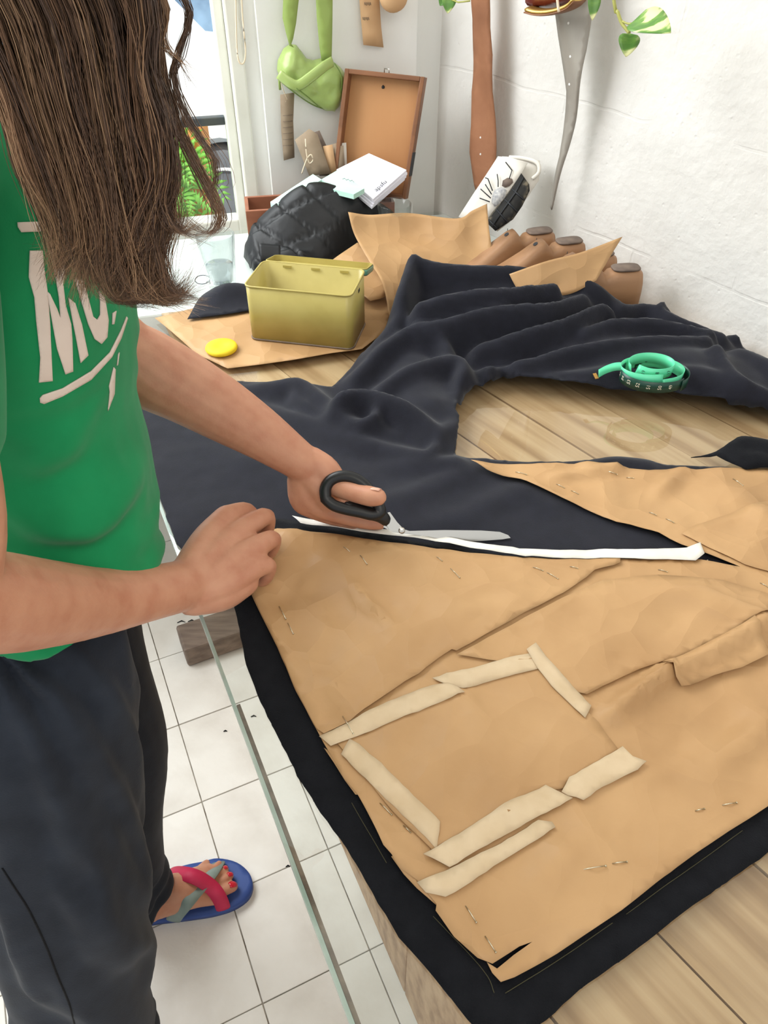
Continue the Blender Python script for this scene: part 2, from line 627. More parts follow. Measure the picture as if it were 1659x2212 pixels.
# glass sheet
gp = [Vector((p.x, p.y, 0)) for p in (tb(-0.93, 0), tb(1.6, 0), tb(1.6, 2.2), tb(-0.93, 2.2))]
gp = clip(gp, -NV, -(C0.dot(NV) + 0.036))
gp = clip(gp, -NW, -(C0.dot(NW) + 0.012))
gl = empty('glass_sheet', (tb(0, 0.5).x, tb(0, 0.5).y, ZT - 0.006), 'large clear glass sheet laid over the timber boards', 'glass')
n = len(gp)
mesh('glass_pane', [(p.x, p.y, ZT) for p in gp], [tuple(range(n - 1, -1, -1))], M['tabletop_glass'], gl, False)
obox('ground_edge', tb(-0.93, -0.0005, ZT - 0.0062), DA * 1.9, DB * 0.004, UP * 0.006, M['glass_edge'], gl)
obox('dark_edge_strip', tb(-0.93, 0.004, ZT - 0.0070), DA * 0.80, DB * 0.004, UP * 0.0036, M['oldwood'], gl)

# ------------------------------------------------------------------ navy cloth laid flat
ZC = ZT + 0.0012


def cloth_h(p, d):
    z = np.array([ZC + 0.0022 * (1 + fbm(x, y, 0.3, 9, 2)) + 0.0012 * fbm(x, y, 2.0, 30, 2) for x, y in p])
    return z + 0.0


def ridges(pts, specs):
    """smooth maximum of long soft folds; spec: [(px,py,h)...], width, extra sharpness"""
    Q = np.array(pts)
    tot = np.zeros(len(Q))
    acc = []
    for pl, w in specs:
        A = np.array([(*P(a, b, ZT + h)[:2], h) for a, b, h in pl])
        A = np.array(catmull(A, 6 * len(A)))
        bd = np.full(len(Q), 1e9); h = np.zeros(len(Q))
        near = (np.abs(Q[:, 0] - A[:, 0].mean()) < np.ptp(A[:, 0]) / 2 + 4 * w) & (np.abs(Q[:, 1] - A[:, 1].mean()) < np.ptp(A[:, 1]) / 2 + 4 * w)
        N_ = np.where(near)[0]
        for a, b in zip(A[:-1], A[1:]):
            e = b[:2] - a[:2]
            r = Q[N_] - a[:2]
            t = (r @ e / (e @ e + 1e-12)).clip(0, 1)
            dd = ((r - t[:, None] * e) ** 2).sum(1)
            k_ = dd < bd[N_]
            ii = N_[k_]
            bd[ii] = dd[k_]
            h[ii] = a[2] + (b[2] - a[2]) * t[k_]
        d = np.sqrt(bd)
        acc.append(h * np.exp(-(d / w) ** 2))
    acc = np.array(acc)
    kk = 130.0
    return np.log(np.exp(kk * acc).sum(0) - len(acc) + 1) / kk


FLAT = [(x, y, 0) for x, y in [(1010, 2212), (1075, 2290), (1180, 2212), (1270, 2130), (1400, 2040), (1500, 1960), (1600, 1890), (1659, 1850), (1860, 1680), (1950, 1500), (1860, 1010),
        (1659, 1015), (1560, 1012), (1500, 1008), (1430, 1004), (1390, 994), (1330, 989), (1270, 999), (1150, 1000), (1060, 998), (985, 994)]]
FLAT += [(988, 950, .004), (996, 915, .008), (985, 890, .02), (1006, 858, .012), (1055, 842, .006), (1084, 830, .003), (1110, 842, .002), (1190, 852, .002), (1289, 862, .002), (1350, 868, .002), (1425, 870, .004), (1540, 886, .004), (1659, 905, .004), (1840, 950, .004),
         (1860, 880, 0), (1720, 812, .0), (1640, 772, .0), (1560, 742, .0), (1480, 706, .01), (1420, 682, .02), (1375, 662, .02), (1335, 640, .04), (1285, 602, .075), (1200, 574, .085), (1100, 566, .09), (1000, 562, .095), (920, 546, .10), (893, 544, .10),
         (872, 572, .075), (858, 620, .06), (846, 670, .045), (838, 704, .03), (800, 752, .02), (770, 790, .012), (742, 812, .004), (716, 834, .004), (680, 822, .01), (620, 812, .016), (570, 820, .01), (517, 826, 0)]
FLAT += [(x, y, 0) for x, y in [(440, 830), (350, 850), (268, 872), (300, 960), (340, 1070), (378, 1180), (430, 1230),
        (500, 1300), (512, 1350), (530, 1440), (560, 1520), (600, 1600), (640, 1680), (690, 1760), (745, 1835), (800, 1930), (860, 2030), (930, 2110)]]
FOLDS = [([(560, 880, .006), (720, 950, .008), (900, 985, .01)], .016), ([(800, 1010, .0), (900, 1000, .013), (985, 996, .016)], .018),
         ([(700, 1120, 0), (860, 1080, .007), (1000, 1020, .010), (1050, 1003, .004)], .022), ([(880, 1140, 0), (1010, 1110, .005), (1120, 1060, .008), (1180, 1085, .004)], .02),
         ([(420, 1000, .0), (560, 1000, .006), (660, 1080, .004)], .03), ([(1260, 1010, .006), (1330, 996, .009), (1400, 1003, .006)], .010),
         # the bunched heap: broad body first, then its folds
         ([(930, 600, .085), (1080, 610, .085), (1230, 640, .075)], .085), ([(1050, 700, .05), (1250, 730, .05), (1450, 760, .05), (1600, 800, .04)], .085), ([(890, 760, .035), (920, 860, .03)], .06),
         ([(893, 556, .125), (1000, 574, .115), (1120, 578, .110), (1210, 588, .105), (1280, 612, .095), (1330, 650, .06)], .028),
         ([(893, 556, .125), (868, 620, .105), (856, 690, .07), (800, 760, .04)], .030),
         ([(905, 655, .10), (1000, 632, .115), (1100, 622, .118), (1200, 612, .11)], .026),
         ([(870, 720, .06), (960, 690, .085), (1080, 660, .102), (1180, 655, .100), (1262, 640, .085)], .022),
         ([(1020, 775, .035), (1040, 745, .055), (1130, 715, .075), (1230, 685, .085), (1300, 655, .088), (1322, 668, .075)], .019),
         ([(1050, 795, .038), (1150, 775, .05), (1260, 745, .062), (1400, 728, .066), (1530, 730, .055)], .018),
         ([(1260, 715, .066), (1330, 690, .074), (1430, 690, .07), (1540, 715, .058)], .018),
         ([(1330, 668, .055), (1400, 660, .05), (1470, 690, .05), (1560, 720, .04)], .022), ([(1425, 668, .05), (1440, 640, .065), (1450, 690, .03)], .010),
         ([(1500, 655, .045), (1560, 680, .045), (1590, 720, .03)], .012),
         ([(1080, 828, .015), (1200, 815, .03), (1350, 800, .042), (1500, 800, .05), (1600, 830, .045), (1720, 880, .04)], .03),
         ([(1400, 850, .022), (1500, 836, .032), (1600, 860, .03), (1720, 905, .025)], .022), ([(1550, 745, .065), (1580, 800, .055), (1640, 850, .05), (1740, 890, .04)], .020), ([(1600, 760, .04), (1720, 800, .06)], .03),
         ([(775, 805, .03), (830, 745, .055), (895, 706, .07), (945, 716, .066), (968, 760, .05), (940, 790, .03)], .020),
         ([(830, 830, .035), (900, 790, .05), (985, 770, .055), (1005, 800, .05), (1004, 850, .035), (985, 890, .02)], .022),
         ([(720, 890, .03), (735, 850, .055), (790, 842, .055), (880, 870, .05), (940, 925, .03), (960, 965, .012)], .020),
         ([(720, 890, .03), (770, 912, .03), (810, 895, .038), (815, 870, .03)], .012),
         ([(520, 842, .006), (600, 826, .022), (650, 824, .03), (690, 850, .03), (760, 905, .024), (850, 940, .014)], .018),
         ([(640, 835, .02), (645, 860, .022), (700, 905, .012)], .011), ([(900, 960, .004), (960, 930, .022), (990, 905, .016)], .018), ([(900, 985, .012), (930, 975, .022), (950, 950, .02)], .010),
         ([(560, 880, .0), (640, 900, .012), (760, 945, .014), (900, 985, .012)], .014)]


def flat_h(p, d):
    return cloth_h(p, d) + ridges(p, FOLDS[:6])


def heap_h(p, d):
    r = ridges(p, FOLDS)
    r = r * np.where(r > .03, np.clip(d / .014, 0, 1) ** .5, 1.0)
    sm = np.array([0.003 * fbm(x, y, 4.0, 16, 2) for x, y in p])
    return cloth_h(p, d) + r + sm * np.clip(r / .03, 0, 1)


cloth = sheet('navy_cloth', [tuple(P(a, b, ZC + h)[:2]) for a, b, h in FLAT], heap_h, M['navy'], 0.0062, None, 0.0012, 0.0006)
md = cloth.modifiers.new('soften', 'SMOOTH'); md.factor, md.iterations = 0.5, 4
cloth.modifiers.move(1, 0)
tag(cloth, 'dark navy cloth spread under the pattern and bunched into a heap', 'fabric')
# the cloth doubled beneath the pattern; its shade is put into the blacker colour
BORD = [(1010, 2206), (1072, 2278), (1178, 2206), (1268, 2126), (1398, 2036), (1498, 1956), (1598, 1886), (1657, 1846), (1850, 1672), (1800, 1500), (1300, 1300),
        (1180, 1216), (900, 1172), (760, 1148), (640, 1130), (580, 1122), (520, 1200), (503, 1300), (515, 1350), (533, 1440), (563, 1520), (603, 1600), (643, 1680), (693, 1760), (748, 1835), (803, 1930), (862, 2027), (932, 2106)]
bo = sheet('doubled_layer', pxpoly(BORD, ZC), lambda p, d: flat_h(p, d) + 0.0016 - 0.0012 * np.exp(-d / .004), M['black_shaded_cloth'], 0.009, cloth, 0.001, 0.0006)
bo['label'] = 'doubled border of the navy cloth round the paper, coloured as shaded'

# ------------------------------------------------------------------ paper pattern
def crumple(x, y, s, seed):
    v = noise.voronoi(Vector((x * s, y * s, seed)))[0]
    return v[1] - v[0]


CREASES = [([(765, 1275, .004), (800, 1320, .009), (850, 1370, .004)], .010), ([(1290, 1575, .003), (1350, 1520, .010), (1440, 1455, .012)], .012),
           ([(1390, 1110, .002), (1440, 1050, .007), (1470, 1025, .004)], .016), ([(1300, 1300, .002), (1480, 1290, .008), (1620, 1340, .008)], .03),
           ([(1500, 1690, .002), (1600, 1610, .008), (1640, 1560, .006)], .020), ([(1200, 1040, .004), (1330, 1016, .008)], .012),
           ([(1040, 1740, .001), (1100, 1770, .004)], .012), ([(1130, 1950, .001), (1180, 1890, .005), (1280, 1810, .003)], .02),
           ([(700, 1240, 0), (830, 1215, .004), (950, 1230, .002)], .03), ([(900, 1300, 0), (1050, 1330, .005), (1150, 1300, 0)], .03),
           ([(1440, 1455, .008), (1530, 1420, .008), (1659, 1350, .010)], .012), ([(1560, 1060, .001), (1640, 1120, .008)], .03)]


TENTS = []
_r = np.random.default_rng(11)
for _ in range(46):
    c_ = P(_r.uniform(600, 1640), _r.uniform(1040, 1980), ZT)
    a_ = _r.uniform(0, 3.14); L_ = _r.uniform(.03, .09)
    TENTS.append((np.array(c_[:2]), np.array((math.cos(a_), math.sin(a_))), L_, _r.uniform(.010, .030), _r.uniform(-.0034, .0050)))


def tents(p):
    out = np.zeros(len(p))
    for c, d, L_, w, a in TENTS:
        q = p - c
        s = q @ d
        t = q @ np.array((-d[1], d[0]))
        out += a * np.maximum(0, 1 - np.abs(t) / np.where(t > 0, w, w * .45)) * np.maximum(0, 1 - (s / L_) ** 2)
    return out


def paper_h(lift, seed=0.0, curl=0.0015):
    def h(p, d):
        base = flat_h(p, d) + 0.0034
        base = base + ridges(p, [(q, w * .72) for q, w in CREASES]) * 1.5
        cr = np.array([0.0042 * crumple(x, y, 6.5, 0.0) + 0.0016 * crumple(x, y, 16, 3.0) + 0.0022 * fbm(x, y, 5.0, 5, 2) for x, y in p])
        return base + cr + np.maximum(tents(p), -.0025) + 0.003 + lift + curl * np.exp(-d / 0.006)
    return h


PB = [(545, 1165), (600, 1152), (700, 1160), (800, 1172), (900, 1188), (1000, 1200), (1100, 1208), (1200, 1213), (1340, 1214), (1510, 1216), (1597, 1231),
      (1530, 1205), (1470, 1183), (1420, 1158), (1330, 1133), (1260, 1103), (1200, 1078), (1110, 1043), (1050, 1028), (1015, 1015), (1110, 1012), (1200, 1008), (1330, 1013),
      (1400, 1022), (1540, 1018), (1659, 1022), (1840, 1020), (1900, 1400), (1780, 1660), (1659, 1745), (1570, 1802), (1500, 1850), (1430, 1902), (1340, 1972), (1300, 2000), (1200, 2066),
      (1110, 2116), (1080, 2127), (1062, 2108), (1050, 2085), (1072, 2098), (1108, 2068), (1148, 2040), (1120, 2050), (1062, 2088), (1030, 2076), (980, 2030), (940, 1975), (942, 1962), (900, 1910), (862, 1882), (846, 1855), (828, 1836), (790, 1756), (772, 1722), (745, 1690), (700, 1612), (684, 1580), (640, 1500), (600, 1405), (560, 1325), (537, 1278)]
pat = empty('paper_pattern', P(1100, 1600, ZC), 'large brown kraft paper garment pattern patched with cream tape', 'paper pattern')
sheet('base_sheet', pxpoly(PB, ZT + .006), paper_h(0), M['kraft'], 0.008, pat, 0.0003)
PA = [(547, 1167), (600, 1154), (700, 1162), (800, 1174), (900, 1190), (1000, 1202), (1100, 1210), (1200, 1215), (1338, 1213), (1338, 1222), (1283, 1238), (1265, 1255), (1215, 1290),
      (1130, 1335), (985, 1416), (975, 1412), (830, 1510), (757, 1562), (700, 1590), (684, 1578), (642, 1500), (602, 1405), (562, 1325), (540, 1278)]
sheet('overlaid_sheet', pxpoly(PA, ZT + .008), paper_h(0.0016, 0, 0.0022), M['kraft'], 0.009, pat, 0.0003)
PE = [(985, 1425), (1130, 1345), (1215, 1300), (1300, 1262), (1420, 1250), (1560, 1262), (1700, 1300), (1659, 1332), (1560, 1384), (1470, 1422), (1380, 1450), (1265, 1508), (1230, 1500), (1160, 1430), (1080, 1440)]
sheet('overlaid_sheet', pxpoly(PE, ZT + .007), paper_h(0.0009, 0, 0.002), M['kraft'], 0.010, pat, 0.0003)
PG = [(1700, 1075), (1600, 1108), (1500, 1140), (1470, 1160), (1530, 1190), (1605, 1226), (1720, 1260), (1850, 1250), (1850, 1090)]
sheet('overlaid_sheet', pxpoly(PG, ZT + .007), paper_h(0.0009, 0, 0.0016), M['kraft'], 0.012, pat, 0.0003)
PC = [(722, 1602), (880, 1532), (975, 1488), (1150, 1424), (1200, 1470), (1275, 1555), (1345, 1640), (1220, 1708), (1190, 1712), (1060, 1790), (940, 1850), (850, 1760), (770, 1665)]
sheet('patch_sheet', pxpoly(PC, ZT + .008), paper_h(0.0014, 0, 0.0010), M['kraft'], 0.010, pat, 0.0003)
PF = [(1425, 1446), (1500, 1408), (1620, 1352), (1659, 1420), (1600, 1448), (1540, 1462), (1490, 1484), (1470, 1487), (1442, 1456)]
sheet('torn_flap', pxpoly(PF, ZT + .012), paper_h(0.003, 0, 0.004), M['kraft'], 0.010, pat, 0.0003)
PJ = [(700, 1620), (730, 1640), (775, 1700), (790, 1725), (768, 1722), (745, 1690)]
sheet('torn_flap', pxpoly(PJ, ZT + .006), paper_h(-0.0012, 0, 0.001), M['kraft'], 0.010, pat, 0.0003)
PK = [(845, 1858), (858, 1853), (930, 1935), (945, 1965), (900, 1925), (872, 1895)]
sheet('torn_flap', pxpoly(PK, ZT + .006), paper_h(-0.0012, 0, 0.001), M['kraft'], 0.010, pat, 0.0003)
TAPES = [[(933, 1467), (1010, 1452), (1140, 1418), (1165, 1428), (1188, 1442), (1100, 1468), (1000, 1492), (975, 1490)],
         [(757, 1562), (840, 1520), (935, 1485), (970, 1480), (1003, 1503), (960, 1520), (860, 1560), (757, 1602), (715, 1617), (690, 1595)],
         [(1136, 1410), (1156, 1396), (1178, 1425), (1275, 1532), (1262, 1560), (1200, 1500), (1160, 1450)],
         [(738, 1636), (755, 1600), (775, 1612), (860, 1690), (950, 1783), (943, 1842), (880, 1775), (800, 1700)],
         [(914, 1852), (990, 1810), (1100, 1740), (1178, 1700), (1235, 1730), (1150, 1780), (1050, 1835), (970, 1882), (950, 1870)],
         [(1212, 1716), (1228, 1685), (1342, 1620), (1365, 1640), (1394, 1650), (1375, 1668), (1300, 1705), (1258, 1734), (1225, 1724)],
         [(900, 1912), (960, 1890), (1080, 1830), (1160, 1782), (1190, 1782), (1198, 1794), (1170, 1815), (1080, 1870), (1000, 1925), (962, 1946), (920, 1936)]]
for i, t in enumerate(TAPES):
    sheet('tape_strip', pxpoly(t, ZT + .009), paper_h(0.0030 + 0.0004 * (i % 3), 0, 0.0), M['tape'], 0.007, pat, 0.0002, 0.0004)
WT = [(632, 1124), (720, 1136), (800, 1148), (900, 1157), (960, 1166), (1050, 1182), (1150, 1192), (1250, 1194), (1400, 1192), (1480, 1190), (1510, 1178), (1519, 1203), (1500, 1218), (1440, 1216),
      (1340, 1212), (1220, 1212), (1120, 1205), (1030, 1192), (940, 1175), (850, 1164), (740, 1150), (650, 1139)]
sheet('white_paper_strip', pxpoly(WT, ZT + .009), paper_h(0.0035, 0, 0.001), M['whitetape'], 0.008, pat, 0.0002)

# pins: short steel needles, pushed through so that they surface in two stretches
pin_v, pin_f = tube([(-0.012, 0, 0, .0005), (0, 0, 0.0009, .0005), (0.012, 0, 0, .0005)], 6)
pin_v, pin_f = join((pin_v, pin_f), tube([(0.0118, 0, 0, .001), (0.0132, 0, 0, .001)], 6))
pin_me = None
PIN_PLACE = ['right of the near hand, upper of a pair', 'between the near hand and the scissors', 'in mid paper below the scissor tip', 'upper of two at left paper edge', 'lower of two at left paper edge', 'below the scissor blade tip', 'under the middle of the white strip', 'through the left end of the long cream tape', 'upper of two at the left slanting tape', 'lower of two at the left slanting tape', 'upper of two above the bottom torn corner', 'lower of two above the bottom torn corner', 'longer of two by the lower right edge', 'shorter of two by the lower right edge', 'small one near the right paper edge', 'longer one near the right paper edge', 'nearest the far sharp paper tip', 'left of a pair along the far paper edge', 'right of a pair along the far paper edge', 'upper of two left of the far fold', 'lower of two left of the far fold', 'upper of two at the black wedge edge', 'lower of two at the black wedge edge', 'at the far right paper corner', 'below the white strip, right of centre', 'just under the white strip above the paper seam', 'beside the torn right end of the white strip', 'right of the seam end below the strip', 'at the right rim below the wedge point']
PINS = [((778, 1212), (793, 1231), 0), ((742, 1190), (756, 1202), 0), ((972, 1236), (992, 1255), 0), ((603, 1314), (618, 1342), 0), ((622, 1350), (634, 1374), 0), ((944, 1214), (953, 1221), 0), ((1150, 1230), (1172, 1238), 1),
        ((740, 1552), (764, 1592), 0), ((820, 1738), (846, 1764), 0), ((872, 1788), (886, 1802), 0), ((1004, 1962), (1028, 1998), 0), ((1046, 2026), (1070, 2062), 0), ((1256, 1886), (1306, 1876), 0), ((1320, 1870), (1352, 1866), 0),
        ((1502, 1754), (1518, 1750), 0), ((1558, 1742), (1590, 1736), 0), ((1112, 1026), (1136, 1032), 1), ((1310, 1026), (1332, 1030), 1), ((1352, 1034), (1368, 1036), 1), ((1200, 1050), (1218, 1058), 1), ((1232, 1064), (1248, 1072), 1),
        ((1400, 1112), (1416, 1118), 1), ((1436, 1126), (1454, 1134), 1), ((1580, 1040), (1602, 1056), 1), ((1180, 1242), (1204, 1256), 1), ((1230, 1230), (1246, 1234), 1), ((1516, 1222), (1530, 1206), 1), ((1420, 1234), (1440, 1240), 1), ((1640, 1262), (1659, 1272), 1)]
dg = bpy.context.evaluated_depsgraph_get()
bpy.context.view_layer.update()
PAPER_TREES = []
for ch in pat.children:
    PAPER_TREES.append((BVHTree.FromObject(ch, bpy.context.evaluated_depsgraph_get()), wloc(ch)))


def paper_top(x, y):
    best = ZC
    for tr, off in PAPER_TREES:
        hit = tr.ray_cast(Vector((x, y, 1.2)) - off, Vector((0, 0, -1)))
        if hit[0] is not None:
            best = max(best, hit[0].z + off.z)
    return best


for a, b, far in PINS:
    pa, pb = P(*a, ZT + .008), P(*b, ZT + .008)
    mid = (pa + pb) / 2
    za, zb = paper_top(pa.x, pa.y), paper_top(pb.x, pb.y)
    L_ = max((pb - pa).length, 0.010)
    if pin_me is None:
        o = mesh('dressmaking_pin', pin_v, pin_f, M['pin'], None, True, origin=(0, 0, 0)); pin_me = o.data
    else:
        o = bpy.data.objects.new('dressmaking_pin', pin_me); COL.objects.link(o)
    o.location = (mid.x, mid.y, max((za + zb) / 2, paper_top(mid.x, mid.y)) + 0.0005)
    o.rotation_euler = (0, -math.atan2(zb - za, L_) * 0.5, math.atan2(pb.y - pa.y, pb.x - pa.x))
    o.scale = (L_ / 0.025, 1, 1)
    tag(o, 'steel pin ' + PIN_PLACE.pop(0), 'pin', 'steel pins in the paper pattern')
# tailor's chalk marks on the doubled border
for pl_ in ([(1090, 2150), (1170, 2100), (1240, 2055), (1320, 2000)], [(1350, 1980), (1440, 1915), (1520, 1858), (1600, 1800)], [(935, 1985), (1000, 2052), (1050, 2112), (1066, 2150)], [(760, 1740), (800, 1810), (835, 1870)]):
    q_ = catmull(pxpoly(pl_, ZC), 24)
    z_ = flat_h(np.array(q_), None)
    mesh('chalk_line', *tube([(a, b, z + .0032, .00035) for (a, b), z in zip(q_, z_)], 5), pm('chalk_mark', sc(74, 70, 48), rough=.9), bo)
# ------------------------------------------------------------------ more materials
M['olive'] = pm('olive_yellow_enamel', sc(182, 168, 98), sc(172, 157, 88), 18, 0.32, (160, 0.04, 0.0005), spec=0.5)
M['teal'] = pm('teal_enamel', sc(92, 142, 122), rough=0.35)
M['jacket'] = pm('black_quilted_nylon', sc(22, 23, 25), sc(30, 31, 33), 40, 0.48, (220, 0.15, 0.001), spec=0.4)
M['ply'] = pm('orange_plywood', sc(190, 140, 92), sc(172, 118, 72), 6, 0.5, stretch=(1, 1, 0.15), detail=8)
M['casewood'] = pm('dark_case_wood', sc(140, 94, 62), sc(116, 76, 50), 8, 0.5, stretch=(0.3, 3, 3), detail=8)
M['redwood'] = pm('red_brown_wood', sc(168, 108, 80), sc(148, 92, 68), 9, 0.45, stretch=(0.4, 3, 3))
M['paper'] = pm('white_paper', sc(236, 234, 242), sc(226, 224, 234), 5, 0.6)
M['mint'] = pm('mint_paper', sc(190, 226, 212), sc(178, 216, 202), 8, 0.6)
M['ink'] = pm('dark_ink', sc(40, 42, 46), rough=0.6)
M['greenbag'] = pm('lime_green_leather', sc(166, 186, 112), sc(148, 172, 96), 9, 0.28, (24, 0.35, 0.004, 3), spec=0.5)
M['greenstrap'] = pm('green_strap', sc(150, 170, 92), sc(134, 158, 82), 12, 0.38, stretch=(1, 1, 0.2))
M['tagcard'] = pm('grey_brown_card', sc(158, 140, 118), sc(146, 128, 106), 30, 0.75)
M['tagkraft'] = pm('tan_card', sc(208, 170, 128), sc(198, 158, 116), 12, 0.7)
M['string'] = pm('pale_cotton_string', sc(226, 208, 182), rough=0.8)
M['leather'] = pm('brown_suede_leather', sc(160, 110, 78), sc(134, 88, 60), 10, 0.75, (60, 0.4, 0.003), c3=sc(148, 100, 70))
M['silver'] = pm('grey_silver_leather', sc(168, 162, 152), sc(144, 138, 129), 8, 0.36, (26, 0.5, 0.004), metal=0.15, stretch=(1, 1, 0.35))
M['redleather'] = pm('dark_red_leather', sc(112, 42, 34), rough=0.35)
M['gold'] = pm('gold_edge', sc(204, 170, 96), rough=0.3, metal=0.8)
M['leaf'] = pm('variegated_leaf', sc(86, 130, 58), sc(222, 224, 164), 26, 0.35, stretch=(0.5, 2.2, 1), ramp=(0.47, 0.60), c3=sc(112, 152, 70), detail=5, spec=0.5)
M['stem'] = pm('plant_stem', sc(160, 160, 84), rough=0.5)
M['canvas'] = pm('white_canvas', sc(232, 228, 220), sc(222, 216, 204), 12, 0.8, (300, 0.2, 0.0008))
M['lastwood'] = pm('honey_shoe_last_wood', sc(164, 124, 90), sc(128, 94, 66), 12, 0.42, (60, 0.1, 0.0008), c3=sc(150, 112, 80), stretch=(0.5, 2, 2))
M['lasttop'] = pm('worn_grey_leather', sc(98, 84, 76), sc(122, 106, 94), 40, 0.8)
M['mintape'] = pm('mint_tape', sc(98, 214, 166), sc(86, 202, 154), 8, 0.35)
M['darktape'] = pm('dark_green_tape', sc(20, 62, 50), rough=0.35)
M['brass'] = pm('brass', sc(196, 150, 84), rough=0.35, metal=1.0)
M['cream'] = pm('cream_paint', sc(232, 224, 204), rough=0.5)


M['clear'] = thin_glass('clear_tumbler', (.93, .95, .95, 1), 1.42)


def puff(name, outline, p0, n, depth, m, parent=None, step=0.008, fn=None, back=0.0):
    """cushion shape: outline (pixels) on the plane through p0, swelling towards n"""
    n = n.normalized()
    ax = Vector((-n.y, n.x, 0)).normalized()
    ay = n.cross(ax)
    q = [PL(a, b, p0, n) - p0 for a, b in outline]
    poly = [(v.dot(ax), v.dot(ay)) for v in q]
    p2, f = fill(poly, step)
    d = dist_to_poly(p2, poly)
    h = depth * np.sqrt(1 - np.exp(-d / (depth * 0.55)))
    if fn is not None:
        h = h + fn(np.array(p2), d)
    V = [p0 + ax * p[0] + ay * p[1] + n * (back + float(z)) for p, z in zip(p2, h)]
    W = [p0 + ax * p[0] + ay * p[1] + n * (back - 0.25 * float(z) * 0) for p, z in zip(p2, h)]
    k = len(V)
    edge = {}
    for q3 in f:
        for i in range(3):
            e = (q3[i], q3[(i + 1) % 3])
            edge[e] = True
    F = [tuple(q3) for q3 in f] + [tuple(k + i for i in reversed(q3)) for q3 in f]
    # the rim points coincide: stitch front and back
    for (a, b) in list(edge):
        if (b, a) not in edge:
            F.append((b, a, k + a, k + b))
    o = mesh(name, V + W, F, m, parent, True)
    # pushing normals outward
    bm = bmesh.new(); bm.from_mesh(o.data); bmesh.ops.remove_doubles(bm, verts=bm.verts, dist=1e-6)
    bmesh.ops.recalc_face_normals(bm, faces=bm.faces); bm.to_mesh(o.data); bm.free()
    return o


def slab(name, outline, p0, n, th, m, parent=None, bend=None, step=0.02):
    """thin flat piece: outline (pixels) on a plane, with thickness behind it"""
    n = n.normalized()
    ax = Vector((-n.y, n.x, 0))
    ax = ax.normalized() if ax.length > 1e-3 else Vector((1, 0, 0))
    ay = n.cross(ax)
    q = [PL(a, b, p0, n) - p0 for a, b in outline]
    poly = [(v.dot(ax), v.dot(ay)) for v in q]
    p2, f = fill(poly, step)
    V = [p0 + ax * p[0] + ay * p[1] + n * (bend(*p) if bend else 0) for p in p2]
    return mesh(name, V, f, m, parent, True, th, -1)


def grid_sheet(name, rows, m, parent=None, solid=0.0004, nu=16, nv=14):
    """smooth sheet through rows of points"""
    R = [catmull([tuple(p) for p in r], nu) for r in rows]
    Cc = [catmull([R[i][k] for i in range(len(R))], nv) for k in range(nu)]
    V = [Cc[k][i] for i in range(nv) for k in range(nu)]
    F = [(i * nu + k, i * nu + k + 1, (i + 1) * nu + k + 1, (i + 1) * nu + k) for i in range(nv - 1) for k in range(nu - 1)]
    return mesh(name, V, F, m, parent, True, solid, 0)


def TY(px, py, Y):
    r = ray(px, py)
    return EYEV + r * (Y / r.y)


def text_mesh(txt, size):
    cu = bpy.data.curves.new('t', 'FONT')
    cu.body = txt
    cu.size = size
    cu.align_x, cu.align_y = 'CENTER', 'CENTER'
    cu.resolution_u = 2
    ob = bpy.data.objects.new('t', cu)
    COL.objects.link(ob)
    bpy.context.view_layer.update()
    me = bpy.data.meshes.new_from_object(ob.evaluated_get(bpy.context.evaluated_depsgraph_get()))
    v = [tuple(q.co) for q in me.vertices]
    f = [tuple(q.vertices) for q in me.polygons]
    bpy.data.objects.remove(ob)
    return v, f


# ------------------------------------------------------------------ paper under the tin
TINP = [(335, 690), (420, 668), (540, 655), (640, 620), (760, 585), (842, 600), (850, 660), (842, 712), (782, 757), (640, 780), (560, 790), (492, 798), (430, 770)]
tp = sheet('kraft_sheet', pxpoly(TINP, ZT + .004), lambda p, d: ZT + .005 + np.array([0.002 * fbm(x, y, 1, 8, 2) + .0018 * crumple(x, y, 9, 2.) for x, y in p]) + 0.0015, M['kraft'], 0.012, None, 0.0003)
tag(tp, 'flat brown kraft sheet lying under the olive tin', 'paper')
SCR = [(405, 690), (500, 678), (560, 668), (560, 640), (535, 620), (490, 612), (465, 622), (430, 650)]
s_ = sheet('dark_scrap', pxpoly(SCR, ZT + .012), lambda p, d: ZT + .012 + ridges(p, [([(440, 668, .004), (490, 628, .028), (550, 632, .02)], .03)]), M['navy'], 0.01, None, 0.001)
tag(s_, 'small dark cloth scrap poking up behind the olive tin', 'fabric')
S4 = grid_sheet('kraft_sheet', [[TY(690, 588, 1.47), TY(720, 560, 1.49), TY(772, 524, 1.52)], [TY(740, 606, 1.42), TY(780, 585, 1.45), TY(812, 555, 1.48)], [TY(800, 650, 1.36), TY(832, 640, 1.38), TY(850, 610, 1.42)]], M['kraft'])
tag(S4, 'sloping brown kraft sheet between the quilted jacket and tin', 'paper')
S1 = grid_sheet('kraft_sheet', [[TY(752, 458, 1.52), TY(800, 464, 1.54), TY(880, 460, 1.56), TY(985, 472, 1.55), TY(1020, 455, 1.56), TY(1052, 440, 1.58)],
                                [TY(765, 505, 1.49), TY(810, 510, 1.51), TY(890, 512, 1.53), TY(980, 515, 1.52), TY(1020, 505, 1.53), TY(1056, 490, 1.53)],
                                [TY(795, 560, 1.44), TY(850, 562, 1.46), TY(910, 564, 1.47), TY(980, 566, 1.48), TY(1030, 562, 1.49), TY(1064, 550, 1.49)],
                                [TY(826, 612, 1.38), TY(870, 622, 1.41), TY(915, 632, 1.43), TY(980, 630, 1.44), TY(1030, 620, 1.45), TY(1066, 605, 1.45)],
                                [TY(842, 688, 1.295), TY(868, 680, 1.34), TY(920, 676, 1.36), TY(980, 668, 1.38), TY(1030, 660, 1.39), TY(1066, 646, 1.39)]], M['kraft'], None, 0.0004, 34, 26)
